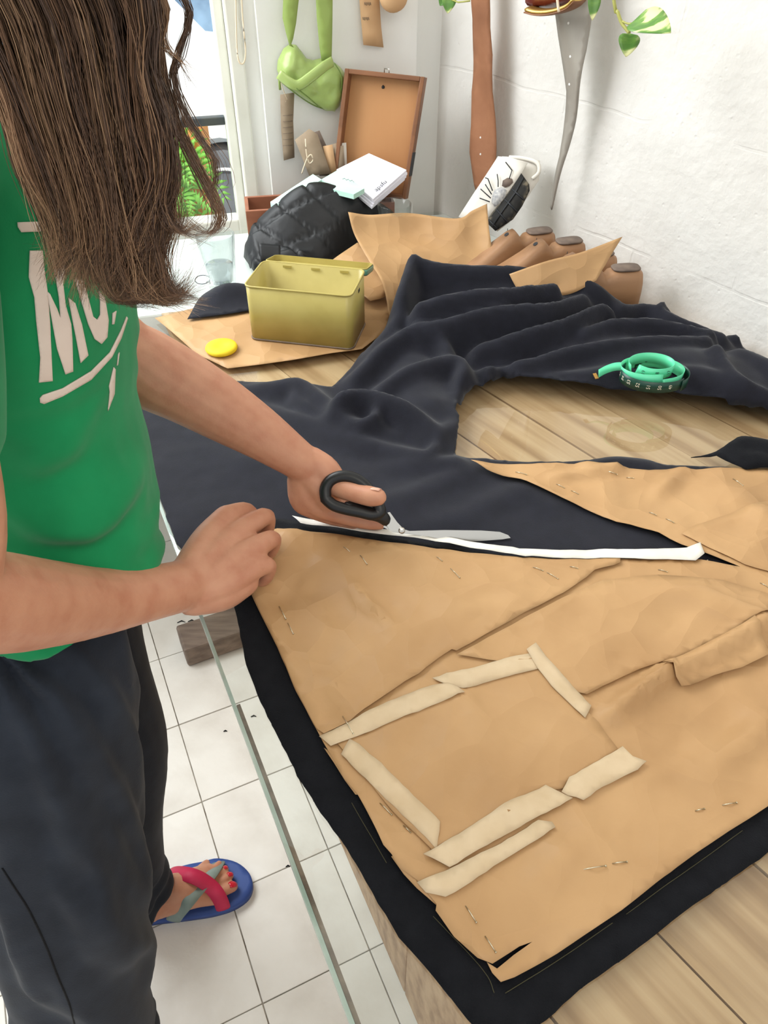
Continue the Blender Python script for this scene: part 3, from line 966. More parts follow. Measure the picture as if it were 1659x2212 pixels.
tag(S1, 'tall curled brown kraft sheet standing behind the navy heap', 'paper')
S2 = grid_sheet('kraft_sheet', [[TY(1100, 592, 1.285), TY(1180, 564, 1.295), TY(1255, 545, 1.31), TY(1345, 511, 1.345)], [TY(1110, 612, 1.275), TY(1190, 592, 1.285), TY(1250, 577, 1.295), TY(1322, 548, 1.32)],
                                [TY(1130, 645, 1.26), TY(1200, 640, 1.265), TY(1240, 632, 1.27), TY(1288, 606, 1.285)]], M['kraft'], None, 0.0004, 18, 12)
tag(S2, 'pointed brown kraft sheet curling up before the shoe lasts', 'paper')

# ------------------------------------------------------------------ olive tin
ZTI = ZT + 0.0085
fl_, fr_, br_ = P(541, 733, ZTI), P(762, 757, ZTI), P(797, 700, ZTI)
tx = (fr_ - fl_); TW = tx.length; tx = tx.normalized()
ty = Vector((-tx.y, tx.x, 0)); TD = 0.105; TH = 0.102


def rrect(w, d, r, k=5):
    out = []
    for cx, cy, a0 in ((w - r, r, -90), (w - r, d - r, 0), (r, d - r, 90), (r, r, 180)):
        for i in range(k + 1):
            a = math.radians(a0 + 90 * i / k)
            out.append((cx + r * math.cos(a), cy + r * math.sin(a)))
    return out


def tray_mesh(o3, ex, ey, ez, w, d, h, r, th, flare=0.0):
    ou = rrect(w, d, r)
    inn = [(th + x * (w - 2 * th) / w, th + y * (d - 2 * th) / d) for x, y in ou]
    k = len(ou)
    V, F = [], []
    for pts, z in ((ou, 0), (ou, h), (inn, h), (inn, th)):
        V += [o3 + ex * x + ey * y + ez * z for x, y in pts]
    for i in range(3):
        F += [(i * k + j, i * k + (j + 1) % k, (i + 1) * k + (j + 1) % k, (i + 1) * k + j) for j in range(k)]
    F.append(tuple(range(k - 1, -1, -1)))
    F.append(tuple(3 * k + j for j in range(k)))
    return V, F


def bm_fix(o):
    bm = bmesh.new(); bm.from_mesh(o.data); bmesh.ops.recalc_face_normals(bm, faces=bm.faces); bm.to_mesh(o.data); bm.free()
    return o


tin = empty('storage_tin', (fl_ + fr_ + ty * TD * 2) / 2 * 1.0, 'open rectangular olive yellow metal tin with its lid hinged back', 'tin')
tin.location = fl_ + tx * TW / 2 + ty * TD / 2; WL[tin.name] = tin.location.copy()
b_ = mesh('body', *tray_mesh(fl_, tx, ty, UP, TW, TD, TH, 0.012, 0.0016), M['olive'], tin, False)
b_.data.polygons.foreach_set('use_smooth', [len(p.vertices) == 4 for p in b_.data.polygons])
rim = [(*(fl_ + tx * x + ty * y + UP * TH), 0.0017) for x, y in rrect(TW, TD, 0.012)]
mesh('rim', *tube(rim, 6, closed=True), M['olive'], tin)
rim = [(*(fl_ + tx * x + ty * y + UP * 0.0018), 0.0015) for x, y in rrect(TW, TD, 0.012)]
mesh('base_seam', *tube(rim, 6, closed=True), M['oldwood'], tin)
lz = (ty * math.cos(math.radians(-14)) + UP * math.sin(math.radians(-14)))
ln = tx.cross(lz)
lo3 = fl_ + ty * (TD + 0.003) + UP * (TH - 0.013)
ld = mesh('lid', *tray_mesh(lo3, tx, lz, ln, TW, TD * 0.62, 0.012, 0.010, 0.0014), M['olive'], tin, False)
ou_ = mesh('lid_skirt', *tube([(*(lo3 + tx * x + lz * y + ln * 0.005), 0.0052, 0.0009) for x, y in rrect(TW + .001, TD * 0.62 + .001, 0.010)], 6, ref=ln, closed=True), M['teal'], ld)
for fx in (0.24, 0.52, 0.80):
    c_ = fl_ + tx * TW * fx + ty * (TD - 0.0022) + UP * (TH - 0.006)
    obox('hinge_tab', c_ - tx * 0.008 - UP * .002, tx * 0.016, -ty * 0.0015, UP * 0.005, M['olive'], tin, 0.0006)
obox('latch_slot', fl_ + tx * TW * 0.9995 + ty * TD * 0.48 + UP * (TH - 0.018), tx * 0.0006, ty * 0.010, UP * 0.006, M['ink'], tin)

# yellow chalk
cc = P(479, 755, ZT + .009)
V, F = lathe(cc, [(0.020, -0.001), (0.027, 0.0005), (0.0285, 0.004), (0.027, 0.0075), (0.021, 0.009), (0.012, 0.0085), (0.008, 0.0068), (0.002, 0.0064)], 36)
tag(mesh('tailors_chalk', V, F, M['yellow']), 'round yellow tailor chalk lying on the kraft sheet', 'chalk')

# ------------------------------------------------------------------ drinking glasses
def tumbler(c, r0, r1, h, label, facets):
    c = Vector(c)
    t = empty('drinking_glass', c, label, 'drinking glass')
    prof = [(r0 * .9, 0), (r0, .002), (r0 + (r1 - r0) * .5, h * .5), (r0 + (r1 - r0) * .62, h * .6), (r1, h - .001), (r1 - .0008, h), (r1 - .0022, h - .001), (r0 + (r1 - r0) * .6 - .0026, h * .58), (r0 - .004, .012), (0.004, .010)]
    V, F = lathe(c + UP * 0.0006, prof, 40)
    if facets:
        W = []
        for v in V:
            q = v - c
            z = q.z
            if z < h * .6:
                a = math.atan2(q.y, q.x)
                s = 1 + (0.035 * math.cos(a * 10)) * min(1, (h * .62 - z) / .02)
                v = c + Vector((q.x * s, q.y * s, z))
            W.append(v)
        V = W
    bm_fix(mesh('tumbler_body', V, F, M['clear'], t))
    return t


g1 = TY(481, 622, 1.47)
t1 = tumbler((g1.x, g1.y, ZT + .0005), 0.027, 0.0375, 0.108, 'faceted glass of water near the window behind the hair', True)
V, F = lathe(Vector((g1.x, g1.y, ZT)), [(0.0226, 0.0135), (0.0255, .040), (0.0265, .048), (0.001, .048)], 32)
bm_fix(mesh('water', V, F, thin_glass('water', (.97, .985, .99, 1), 1.25), t1))
g2 = TY(852, 470, 1.585)
tumbler((g2.x, g2.y, ZT + .0005), 0.031, 0.0345, 0.125, 'plain clear glass between the jacket and wooden case lid', False)
# key ring
kc = P(438, 608, ZT + .003)
kr = empty('key_ring', kc, 'thin metal key ring with a key beside the water glass', 'keys')
mesh('split_ring', *tube([(*(kc + Vector((math.cos(a) * .015, math.sin(a) * .012, .004 + .004 * math.sin(a)))), .0009) for a in [i * math.pi / 12 for i in range(24)]], 6, closed=True), M['bar'], kr)
kb = kc + Vector((.014, -.004, 0))
mesh('key', *join(tube([(*kb, .0012, .0028), (*(kb + Vector((.03, -.004, .001))), .001, .0026)], 6), lathe(kb - UP * .001, [(.006, 0), (.007, .001), (.006, .002)], 14)), M['steel'], kr)

# ------------------------------------------------------------------ quilted jacket
JO = [(527, 562), (548, 592), (600, 602), (660, 600), (712, 584), (770, 568), (835, 550), (872, 530), (862, 510), (800, 503), (690, 500), (600, 505), (545, 520)]
jp = [tuple(P(a, b, ZT)[:2]) for a, b in JO]
JR = [([(545, 510, .055), (585, 460, .095), (645, 412, .135), (700, 402, .142), (760, 420, .125), (830, 450, .09), (866, 470, .06)], .075), ([(545, 560, .045), (620, 545, .06), (700, 530, .075), (770, 515, .07)], .06)]
q0 = P(640, 560, ZT)


def jack_h(p, d):
    h = ridges(p, JR) * np.clip(d / .02, 0, 1) ** .5
    g = np.zeros(len(p))
    for ang, sp_ in ((0.5, .078), (2.1, .092)):
        u = ((p[:, 0] - q0.x) * math.cos(ang) + (p[:, 1] - q0.y) * math.sin(ang) + h * 0.8) / sp_
        u = u + 0.12 * np.sin(p[:, 1] * 40)
        dl = np.abs(u - np.round(u)) * sp_
        g += np.exp(-(dl / .0042) ** 2)
    n = np.array([.005 * fbm(x, y, 0, 14, 2) for x, y in p])
    return ZT + .001 + h - .008 * np.clip(g, 0, 1) + np.maximum(n, -h) * np.clip(h / .03, 0, 1) + .006


jk = empty('quilted_jacket', P(690, 540, ZT), 'black quilted jacket folded in a heap beside the tin', 'jacket')
sheet('quilted_body', jp, jack_h, M['jacket'], 0.0042, jk, 0.0015, off=-1)
pk = [TY(560, 530, 1.475), TY(606, 530, 1.475), TY(608, 578, 1.462), TY(570, 583, 1.462)]
grid_sheet('pocket_flap', [[pk[0] + UP * .004, pk[1]], [(pk[0] + pk[3]) / 2 + Vector((0, -.012, .002)), (pk[1] + pk[2]) / 2 + Vector((0, -.012, 0))], [pk[3], pk[2]]], M['jacket'], jk, .003, 10, 10)

# ------------------------------------------------------------------ wooden case with lid, papers and tags
case = empty('wooden_case', (-0.14, 1.72, ZT), 'small open wooden case with its plywood lid raised against wall', 'case')
tl_, tr_, br2 = Vector((-0.075, 1.812, 1.12)), Vector((0.088, 1.776, 1.112)), Vector((0.052, 1.722, 0.886))
bl_ = tl_ - (tr_ - br2)
ex = (tr_ - tl_).normalized(); ez = (tl_ - bl_).normalized(); en = ez.cross(ex) * -1
en = ex.cross(ez).normalized()
if en.y > 0: en = -en
lw, lh = (tr_ - tl_).length, (tl_ - bl_).length
lid = obox('lid_panel', bl_ - en * .006, ex * lw, ez * lh, en * .005, M['ply'], case)
for nm, b0, a1, a2 in (('lid_rim', bl_, ex * .009, ez * lh), ('lid_rim', bl_ + ex * (lw - .009), ex * .009, ez * lh), ('lid_rim', bl_ + ez * (lh - .009) + ex * .009, ex * (lw - .018), ez * .009), ('lid_rim', bl_ + ex * .009, ex * (lw - .018), ez * .009)):
    obox(nm, b0 - en * .006, a1, a2, en * .034, M['casewood'], case, 0.0015)
obox('corner_tape', bl_ + ex * (lw - .0005) + ez * lh * .2 - en * .0065, ex * .0012, ez * lh * .2, en * .035, M['ink'], case)
cl_ = bl_ + ex * lw * .47 + ez * (lh - .022)
mesh('lid_latch', *join(lathe(cl_ - UP * .006, [(.003, 0), (.0035, .003), (.002, .005)], 10), lathe(cl_ - UP * .024, [(.003, 0), (.0035, .003), (.002, .005)], 10), tube([(*cl_, .001), (*(cl_ - UP * .02), .001)], 6)), M['ink'], case)
mesh('hook', *tube([(*(tl_ + ex * lw * .47 + en * .004), .0012), (*(tl_ + ex * lw * .47 + en * .004 + UP * .008), .0012), (*(tl_ + ex * lw * .53 + en * .004 + UP * .008), .0012), (*(tl_ + ex * lw * .53 + en * .004), .0012)], 6), M['steel'], case)
L0 = Vector((-0.312, 1.745, ZT + .001)); tdx = Vector((.985, .17, 0)).normalized(); tdy = Vector((.17, -.985, 0)).normalized()
trw, trd, trh = 0.325, 0.09, 0.082
obox('tray_floor', L0, tdx * trw, tdy * trd, UP * .005, M['redwood'], case)
obox('tray_side', L0, tdx * trw, tdy * .008, UP * trh, M['redwood'], case, .001)
obox('tray_side', L0 + tdy * (trd - .008), tdx * trw, tdy * .008, UP * trh, M['redwood'], case, .001)
obox('tray_side', L0 + tdy * .008, tdx * .008, tdy * (trd - .016), UP * trh, M['redwood'], case, .001)
obox('tray_side', L0 + tdx * (trw - .008) + tdy * .008, tdx * .008, tdy * (trd - .016), UP * trh, M['redwood'], case, .001)


def stack(name, corners, th, m, label, cat, n=1, group=None):
    """loose pile of sheets or a booklet: top corners in space, thickness downwards"""
    t = empty(name, sum(corners, Vector()) / 4 - UP * th, label, cat, group)
    for k in range(n):
        j = Vector((random.uniform(-.004, .004), random.uniform(-.004, .004), 0)) * (1 if k < n - 1 else 0)
        z0, z1 = -th + th * k / n + .0003, -th + th * (k + 1) / n
        v = [c + j + UP * z0 for c in corners] + [c + j + UP * z1 for c in corners]
        o = mesh('sheet_block' if n > 1 else 'cover', v, BOXF, m, t, False)
        bm_fix(o)
    return t


wp = stack('paper_stack', [TY(727, 366, 1.70), TY(806, 430, 1.60), TY(878, 367, 1.66), TY(797, 331, 1.74)], .020, M['paper'], 'pile of white papers spilling from the wooden case', 'papers', 4)
V, F = text_mesh('apsfu', 0.016)
hw = TY(822, 403, 1.628) + UP * .0012
hx = (TY(878, 367, 1.66) - TY(806, 430, 1.60)).normalized(); hy = (TY(727, 366, 1.70) - TY(806, 430, 1.60)).normalized()
hn = hx.cross(hy).normalized()
mesh('handwriting', [hw + hx * v[0] + hy * v[1] + hn * .0006 for v in V], F, M['ink'], wp, False)
n1 = stack('mint_notebook', [TY(676, 398, 1.67), TY(764, 420, 1.585), TY(787, 407, 1.60), TY(728, 368, 1.69)], .010, M['mint'], 'mint green notebook with pencil scrawl on the white papers', 'notebook')
sq = [TY(740, 388, 1.635) + UP * .001 + Vector((.004 * i, .008 * (i % 2) - .003 * i, 0)) for i in range(7)]
mesh('scrawl', *tube([(*q, .0005) for q in sq], 4), M['ink'], n1)
n2 = stack('mint_notebook', [TY(584, 436, 1.655), TY(600, 446, 1.62), TY(695, 388, 1.66), TY(676, 376, 1.70)], .012, M['mint'], 'pale mint notebook leaning over the left end of the case', 'notebook')

# tags
PF0 = C0 + NV * 0.036


def swing(a):
    return lambda u, w: a * math.sin(u * 30 + w * 18)


tg1 = empty('swing_tag', PL(622, 345, PF0, NV), 'long grey brown swing tag hanging below the green bag', 'tag')
slab('card', [(605, 204), (636, 200), (633, 260), (636, 340), (613, 347), (607, 280)], PF0 + NV * .012, NV, .0008, M['tagcard'], tg1, swing(.003))
mesh('string_loop', *tube([(*PL(604, 170, PF0 + NV * .02, NV), .0009), (*PL(612, 195, PF0 + NV * .02, NV), .0009), (*PL(620, 214, PF0 + NV * .018, NV), .0009), (*PL(617, 220, PF0 + NV * .018, NV), .0009)], 6), M['string'], tg1)
for k in range(6):
    y_ = 250 + 13 * k
    a_, b_2 = PL(611, y_, PF0 + NV * .0165, NV), PL(632, y_ - 2, PF0 + NV * .0165, NV)
    mesh('printed_line', *tube([(*a_, .0004, .0008), (*b_2, .0004, .0008)], 4), M['lasttop'], tg1)
tg2 = empty('swing_tag', PL(806, 103, PF0, NV), 'tan card tag with stamped letters hanging on white pilaster', 'tag')
slab('card', [(770, -110), (814, -110), (820, 0), (824, 60), (829, 103), (785, 97), (780, 40), (777, 0)], PF0 + NV * .01, NV, .001, M['tagkraft'], tg2, swing(.002))
for (x0, x1, y0) in ((788, 800, 8), (784, 796, 40)):
    for k in range(5):
        xx = x0 + (x1 - x0) * k / 4
        mesh('stamped_letter', *tube([(*PL(xx, y0 - 3, PF0 + NV * .0135, NV), .0006), (*PL(xx + 1, y0 + 3 + k % 2, PF0 + NV * .0135, NV), .0006)], 4), M['ink'], tg2)
bt = empty('tag_bundle', TY(690, 380, 1.745), 'bundle of brown card tags tied with pale string in case', 'tags')
for i, (ol, Y, mm) in enumerate([([(637, 302), (668, 278), (686, 290), (715, 375), (668, 380)], 1.738, 'tagcard'), ([(670, 288), (690, 282), (712, 330), (716, 380), (690, 380)], 1.748, 'lasttop'), ([(697, 316), (718, 312), (728, 375), (712, 380)], 1.742, 'tagkraft'),
                              ([(716, 312), (736, 306), (740, 375), (722, 380)], 1.75, 'tagcard'), ([(728, 310), (748, 308), (750, 372), (734, 378)], 1.757, 'canvas'), ([(722, 318), (742, 314), (746, 374), (728, 380)], 1.745, 'tagcard')]):
    slab('card', ol, TY(690, 340, Y), Vector((0.05, -1, 0.25)), .0012, M[mm], bt)
sp_pts = [(660, 300), (662, 330), (668, 352), (676, 346), (672, 334), (664, 342), (656, 362), (652, 375)]
mesh('string_bow', *tube([(*TY(a, b, 1.727), .0014) for a, b in sp_pts], 6, 30), M['string'], bt)

# ------------------------------------------------------------------ green bag on the pilaster
bag = empty('green_bag', PL(680, 240, PF0, NV), 'small lime green leather bag hanging by wide straps', 'bag')
BO = [(598, 150), (600, 130), (612, 105), (626, 95), (640, 97), (652, 112), (662, 126), (676, 130), (692, 126), (714, 128), (735, 145), (746, 160), (744, 195), (733, 228), (722, 240), (705, 240), (680, 228), (650, 208), (625, 190), (606, 172)]


def bag_wr(p, d):
    return np.array([.010 * abs(fbm(x, y, 0.7, 22, 2)) + .004 * crumple(x, y, 26, 1.) for x, y in p]) * np.clip(d / .01, 0, 1)


puff('bag_body', BO, PF0, NV, 0.040, M['greenbag'], bag, 0.005, bag_wr)
fl_pts = [(602, 160, .034), (625, 178, .042), (645, 184, .044), (672, 166, .046), (700, 144, .044), (718, 133, .036)]
mesh('zip_flap', *tube([(*PL(a, b, PF0 + NV * (h + .006), NV), .010, .0035) for a, b, h in fl_pts], 10, 24, ref=UP), M['greenbag'], bag)
M['greenseam_crease'] = pm('dark_green_seam_and_crease_shade', sc(104, 130, 60), rough=.4)  # for seam lines that also put the creases' shade into a darker green
for pp_ in (((606, 176, .012), (640, 203, .020), (675, 226, .018), (708, 238, .008)), ((640, 190, .046), (668, 212, .040), (690, 232, .026)), ((722, 136, .030), (736, 160, .034), (738, 190, .030), (728, 226, .014))):
    mesh('seam', *tube([(*PL(a, b, PF0 + NV * (h + .006), NV), .0012) for a, b, h in pp_], 6, 20), M['greenseam_crease'], bag)
mesh('pull_tab', *tube([(*PL(603, 168, PF0 + NV * .03, NV), .0025, .001), (*PL(605, 194, PF0 + NV * .022, NV), .0025, .001)], 6, ref=Vector((1, 0, 0))), M['greenstrap'], bag)
for ol in ([(604, -300), (634, -300), (645, 0), (640, 50), (634, 84), (630, 96), (636, 104), (626, 100), (618, 70), (611, 40), (612, 0)], [(668, -300), (704, -300), (718, 0), (717, 60), (716, 130), (695, 132), (690, 100), (684, 40)]):
    slab('strap', ol, PF0 + NV * .030, NV, .003, M['greenstrap'], bag, swing(.004), .012)

pg = empty('wooden_peg', PL(846, 4, PF0, NV), 'round turned wooden peg at the top of the pilaster', 'peg')
pc = PL(842, -14, PF0, NV)
rot = NV.to_track_quat('Z', 'Y').to_matrix()
V, F = lathe((0, 0, 0), [(.010, 0), (.010, .012), (.022, .02), (.029, .03), (.026, .042), (.012, .048)], 24)
mesh('turned_knob', [pc + rot @ v for v in V], F, M['tagkraft'], pg)

# ------------------------------------------------------------------ hanging leather and plants on the plaster wall
def wp0(off):
    return C0 + NW * off


def wavy(a, b=9.0):
    return lambda u, w: a * math.sin(w * b + u * 6) + a * .4 * math.sin(w * 31 + u * 50)


l1 = slab('leather_strip', [(1006, -310), (1038, -310), (1052, 0), (1053, 60), (1058, 120), (1056, 200), (1060, 260), (1062, 340), (1061, 400), (1040, 440), (1025, 400), (1014, 330), (1014, 270), (1010, 200), (1013, 100), (1018, 40)], wp0(.055), NW, .003, M['leather'], None, wavy(.010), .012)
tag(l1, 'long brown suede leather strip hanging by the room corner', 'leather')
l2 = slab('leather_strip', [(1176, -310), (1290, -310), (1276, 20), (1263, 110), (1242, 210), (1224, 290), (1216, 330), (1202, 390), (1184, 456), (1181, 450), (1190, 400), (1202, 340), (1206, 290), (1211, 200), (1206, 150), (1199, 80), (1197, 30)], wp0(.060), NW, .003, M['silver'], None, wavy(.012, 8), .010)
tag(l2, 'tapering silver grey leather strip hanging against the plaster', 'leather')
M['eyelet'] = pm('pale_punched_hole', sc(238, 236, 230), rough=.6)
rw_ = NW.to_track_quat('Z', 'Y').to_matrix()
for strip_, pts_ in ((l1, ((1038, 297), (1038, 333))), (l2, ((1228, 50), (1232, 122), (1230, 182)))):
    bpy.context.view_layer.update()
    tr_e = BVHTree.FromObject(strip_, bpy.context.evaluated_depsgraph_get())
    for a, b in pts_:
        h = tr_e.ray_cast(EYEV - wloc(strip_), ray(a, b).normalized())
        if h[0] is not None:
            V, F = lathe((0, 0, 0), [(.0022, 0), (.0020, .0006)], 10)
            mesh('punched_hole', [h[0] + wloc(strip_) + rw_ @ v for v in V], F, M['eyelet'], strip_, False)
sh = empty('red_shoe', PL(1195, 28, wp0(.09), NW), 'dark red leather shoe with gold edged sole hanging high', 'shoe')
puff('upper', [(1146, -60), (1250, -60), (1248, -5), (1235, 6), (1215, 14), (1190, 18), (1165, 19), (1148, 14)], wp0(.075), NW, .045, M['redleather'], sh, .008)
mesh('gold_welt', *tube([(*PL(a, b, wp0(.10), NW), .0045, .016) for a, b in ((1146, 19), (1165, 24), (1190, 24), (1215, 19), (1236, 10), (1250, -4))], 10, 18, ref=UP), M['gold'], sh)
mesh('sole', *tube([(*PL(a, b, wp0(.10), NW), .0025, .017) for a, b in ((1145, 25), (1165, 30), (1190, 30), (1215, 25), (1237, 16), (1252, 2))], 10, 18, ref=UP), M['casewood'], sh)
mesh('lace', *tube([(*PL(a, b, wp0(.135), NW), .0022) for a, b in ((1200, -40), (1204, 0), (1206, 18), (1207, 26))], 6), M['string'], sh)


def leaf(name, base, tip, width, nrm, parent, fold=0.25):
    base, tip = Vector(base), Vector(tip)
    ax = tip - base
    L = ax.length; ax.normalize()
    nrm = (nrm - ax * nrm.dot(ax)).normalized()
    si = ax.cross(nrm)
    V, F = [], []
    K = 12
    for i in range(K + 1):
        s = i / K
        w = width * (math.sin(math.pi * min(1, s ** .62)) ** .75 if 0 < s < 1 else 0.02) * .5
        for j in (-1, -.5, 0, .5, 1):
            V.append(base + ax * (L * s) + si * (w * j) + nrm * (-fold * w * abs(j) ** 1.5 * -1 - .12 * L * s * s))
    for i in range(K):
        for j in range(4):
            F.append((i * 5 + j, i * 5 + j + 1, i * 5 + j + 6, i * 5 + j + 5))
    o = mesh(name, V, F, M['leaf'], parent, True, .0006)
    q = o.data
    return o


def wpt(px, py, off):
    return PL(px, py, wp0(off), NW)


CAMN = Vector((0, -0.8, 0.6))
pl1 = empty('trailing_plant', wpt(1360, 110, .13), 'trailing variegated vine with two leaves beside the shoe', 'plant')
mesh('vine', *tube([(*wpt(a, b, .13), .0026) for a, b in ((1290, -300), (1326, 0), (1334, 25), (1342, 48), (1352, 62), (1360, 72))], 8, 20), M['stem'], pl1)
mesh('leaf_stalk', *tube([(*wpt(a, b, .13), .0015) for a, b in ((1344, 46), (1356, 51), (1368, 50), (1376, 44))], 6, 10), M['stem'], pl1)
leaf('leaf', wpt(1370, 44, .135), wpt(1446, 58, .15), .052, CAMN, pl1)
leaf('leaf', wpt(1360, 72, .135), wpt(1354, 120, .15), .033, CAMN, pl1)
pl2 = empty('trailing_plant', wpt(1282, 40, .14), 'single hanging vine leaf at the top of silver strip', 'plant')
mesh('vine', *tube([(*wpt(a, b, .14), .0016) for a, b in ((1280, -250), (1284, -20), (1285, 0))], 6), M['stem'], pl2)
leaf('leaf', wpt(1285, -18, .14), wpt(1281, 42, .15), .02, CAMN, pl2)
pl3 = empty('trailing_plant', wpt(968, 26, .12), 'pale green vine leaf at the top near the room corner', 'plant')
mesh('vine', *tube([(*wpt(a, b, .12), .0014) for a, b in ((1015, 2), (990, 5), (972, -2))], 6), M['stem'], pl3)
leaf('leaf', wpt(972, -12, .12), wpt(967, 28, .13), .026, CAMN, pl3)
leaf('leaf', wpt(962, -8, .12), wpt(950, 12, .13), .02, CAMN, pl3)

# ------------------------------------------------------------------ canvas bag with insect print
tote = empty('canvas_bag', P(1070, 470, ZT + .08), 'folded white canvas bag printed with a large insect', 'bag')
tn = Vector((-0.45, -0.85, 0.45)).normalized()
tpn = TY(1060, 470, 1.60)
slab('front_panel', [(1075, 337), (1108, 342), (1140, 352), (1126, 378), (1095, 420), (1062, 460), (1040, 490), (990, 468), (1020, 420)], tpn, tn, .003, M['canvas'], tote, lambda u, w: .004 * math.sin(u * 40), .02)
slab('back_panel', [(1085, 338), (1130, 342), (1165, 346), (1163, 388), (1135, 430), (1100, 480), (1075, 500), (1050, 480), (1090, 420)], tpn - tn * .012, tn, .003, M['canvas'], tote, lambda u, w: .004 * math.sin(u * 50 + 1), .02)
dk = tpn + tn * .004
M['barkprint'] = pm('dark_bark_print', sc(30, 29, 27), sc(128, 118, 98), 60, 0.8, stretch=(1, 1, .45), ramp=(.48, .66), c3=sc(58, 54, 48))
slab('dark_print', [(1126, 374), (1143, 398), (1144, 412), (1128, 445), (1108, 474), (1070, 499), (1050, 480), (1072, 452), (1100, 416)], dk, tn, .0008, M['barkprint'], tote)
for pts in (((1055, 474), (1074, 494)), ((1072, 452), (1096, 480)), ((1090, 430), (1118, 458)), ((1106, 408), (1132, 432)), ((1064, 488), (1088, 452), (1112, 418), (1130, 384))):
    mesh('print_line', *tube([(*PL(x, y, dk + tn * .0012, tn), .0006, .0018) for x, y in pts], 4, ref=tn), M['ink'], tote)
for pts in (((1062, 420), (1048, 398)), ((1060, 428), (1038, 408)), ((1058, 436), (1036, 428)), ((1076, 404), (1076, 390), (1074, 376)), ((1100, 386), (1106, 368), (1092, 350)), ((1064, 412), (1054, 386), (1048, 384))):
    mesh('insect_leg', *tube([(*PL(x, y, tpn + tn * .006, tn), .0006, .0011) for x, y in pts], 4, ref=tn), M['ink'], tote)
M['bodyprint'] = pm('grey_ink_print', sc(150, 150, 154), sc(206, 204, 200), 160, 0.8)
slab('insect_body', [(1064, 420), (1070, 408), (1084, 404), (1094, 410), (1092, 424), (1080, 440), (1068, 446), (1062, 436)], tpn + tn * .0055, tn, .0008, M['bodyprint'], tote)
slab('insect_head', [(1084, 402), (1086, 390), (1096, 384), (1106, 386), (1108, 394), (1100, 402), (1092, 405)], tpn + tn * .0058, tn, .0008, M['lasttop'], tote)
mesh('knotted_handle', *tube([(*PL(a, b, tpn - tn * .01, tn), .004) for a, b in ((1100, 340), (1130, 342), (1160, 352), (1164, 372), (1150, 386))], 8, 20), M['canvas'], tote)

# ------------------------------------------------------------------ wooden shoe lasts
def last_mesh():
    prof = [(0.000, .018, .016, .070), (0.004, .024, .006, .084), (0.014, .027, .002, .088), (0.05, .029, .0, .089), (0.064, .028, .0, .086), (0.070, .0275, .0, .078), (0.078, .027, .001, .084), (0.090, .027, .001, .098), (0.102, .028, .002, .094), (0.13, .033, .002, .074), (0.165, .040, .001, .052), (0.20, .038, .003, .037), (0.23, .029, .006, .028), (0.252, .015, .010, .022)]
    V, F = [], []
    K = 20
    for x, w, z0, z1 in prof:
        zc, hz = (z0 + z1) / 2, (z1 - z0) / 2
        for k in range(K):
            a = 2 * math.pi * k / K
            c, s = math.cos(a), math.sin(a)
            e = .45
            yy = .84 * w * math.copysign(abs(c) ** e, c) * (1 - .22 * max(0, s))
            V.append((x, yy, zc + hz * math.copysign(abs(s) ** e, s)))
    n = len(prof)
    for i in range(n - 1):
        for k in range(K):
            k2 = (k + 1) % K
            F.append((i * K + k, i * K + k2, (i + 1) * K + k2, (i + 1) * K + k))
    F.append(tuple(range(K - 1, -1, -1)))
    F.append(tuple((n - 1) * K + k for k in range(K)))
    return V, F


lastV, lastF = last_mesh()
me_last = me_cap = me_hole = me_cut = None
capV, capF = lathe((0, 0, 0), [(.020, .0), (.0208, .002), (.0195, .0035)], 24)
capV = [Vector((.034 + math.copysign(abs(v.x / .0208) ** .6, v.x) * .027, math.copysign(abs(v.y / .0208) ** .6, v.y) * .0160, .0880 + v.z)) for v in capV]
holeV, holeF = lathe((0, 0, 0), [(.0048, 0), (.0048, .0012)], 14)
hr = Matrix.Rotation(math.radians(32), 3, 'Y')
holeV = [Vector((.106, 0, .0905)) + hr @ v for v in holeV]
cutV, cutF = tube([(.078, -.0285, .002, .0007), (.084, -.0280, .04, .0007), (.092, -.026, .07, .0007), (.096, -.018, .0945, .0007)], 6)
LASTS = [((1212, 500), .09, 198, 0.0, 'wooden shoe last with round hole, nearest the canvas bag'), ((1278, 522), .09, 196, 0.0, 'wooden shoe last with frayed grey heel top, mid row'),
         ((1346, 554), .085, 200, 0.0, 'wooden shoe last half hidden by the pointed kraft sheet'), ((1404, 584), .09, 187, 0.0, 'wooden shoe last at the near end against plaster')]
mats = (M['lastwood'], M['lasttop'], M['ink'], M['ink'])
proto = None
for (pp, zz, ang, dz, lab) in LASTS:
    c = P(*pp, ZT + zz + .002)
    ar = math.radians(ang)
    loc = Vector((c.x, c.y, ZT + .001)) + Vector((math.cos(ar), math.sin(ar), 0)) * 0.004 + Vector((-math.sin(ar), math.cos(ar), 0)) * -.02
    r = empty('shoe_last', (0, 0, 0), lab, 'shoe last', 'wooden shoe lasts along the wall')
    if proto is None:
        proto = [mesh('last_body', lastV, lastF, M['lastwood'], None, True, origin=(0, 0, 0)), mesh('heel_cap', capV, capF, M['lasttop'], None, True, origin=(0, 0, 0)),
                 mesh('peg_hole', holeV, holeF, M['ink'], None, False, origin=(0, 0, 0)), mesh('joint_line', cutV, cutF, M['ink'], None, True, origin=(0, 0, 0))]
        kids = proto
    else:
        kids = []
        for q in proto:
            w = q.copy(); COL.objects.link(w); kids.append(w)
    for q in kids:
        q.parent = r
        q.location = (0, 0, 0)
    r.location = loc
    r.rotation_euler = (0, 0, ar)
    WL[r.name] = loc

# ------------------------------------------------------------------ green tape measure
tm_c = P(1408, 824, ZT + .046)
tm = empty('tape_measure', tm_c, 'coiled mint green tape measure lying on the navy heap', 'tape measure')


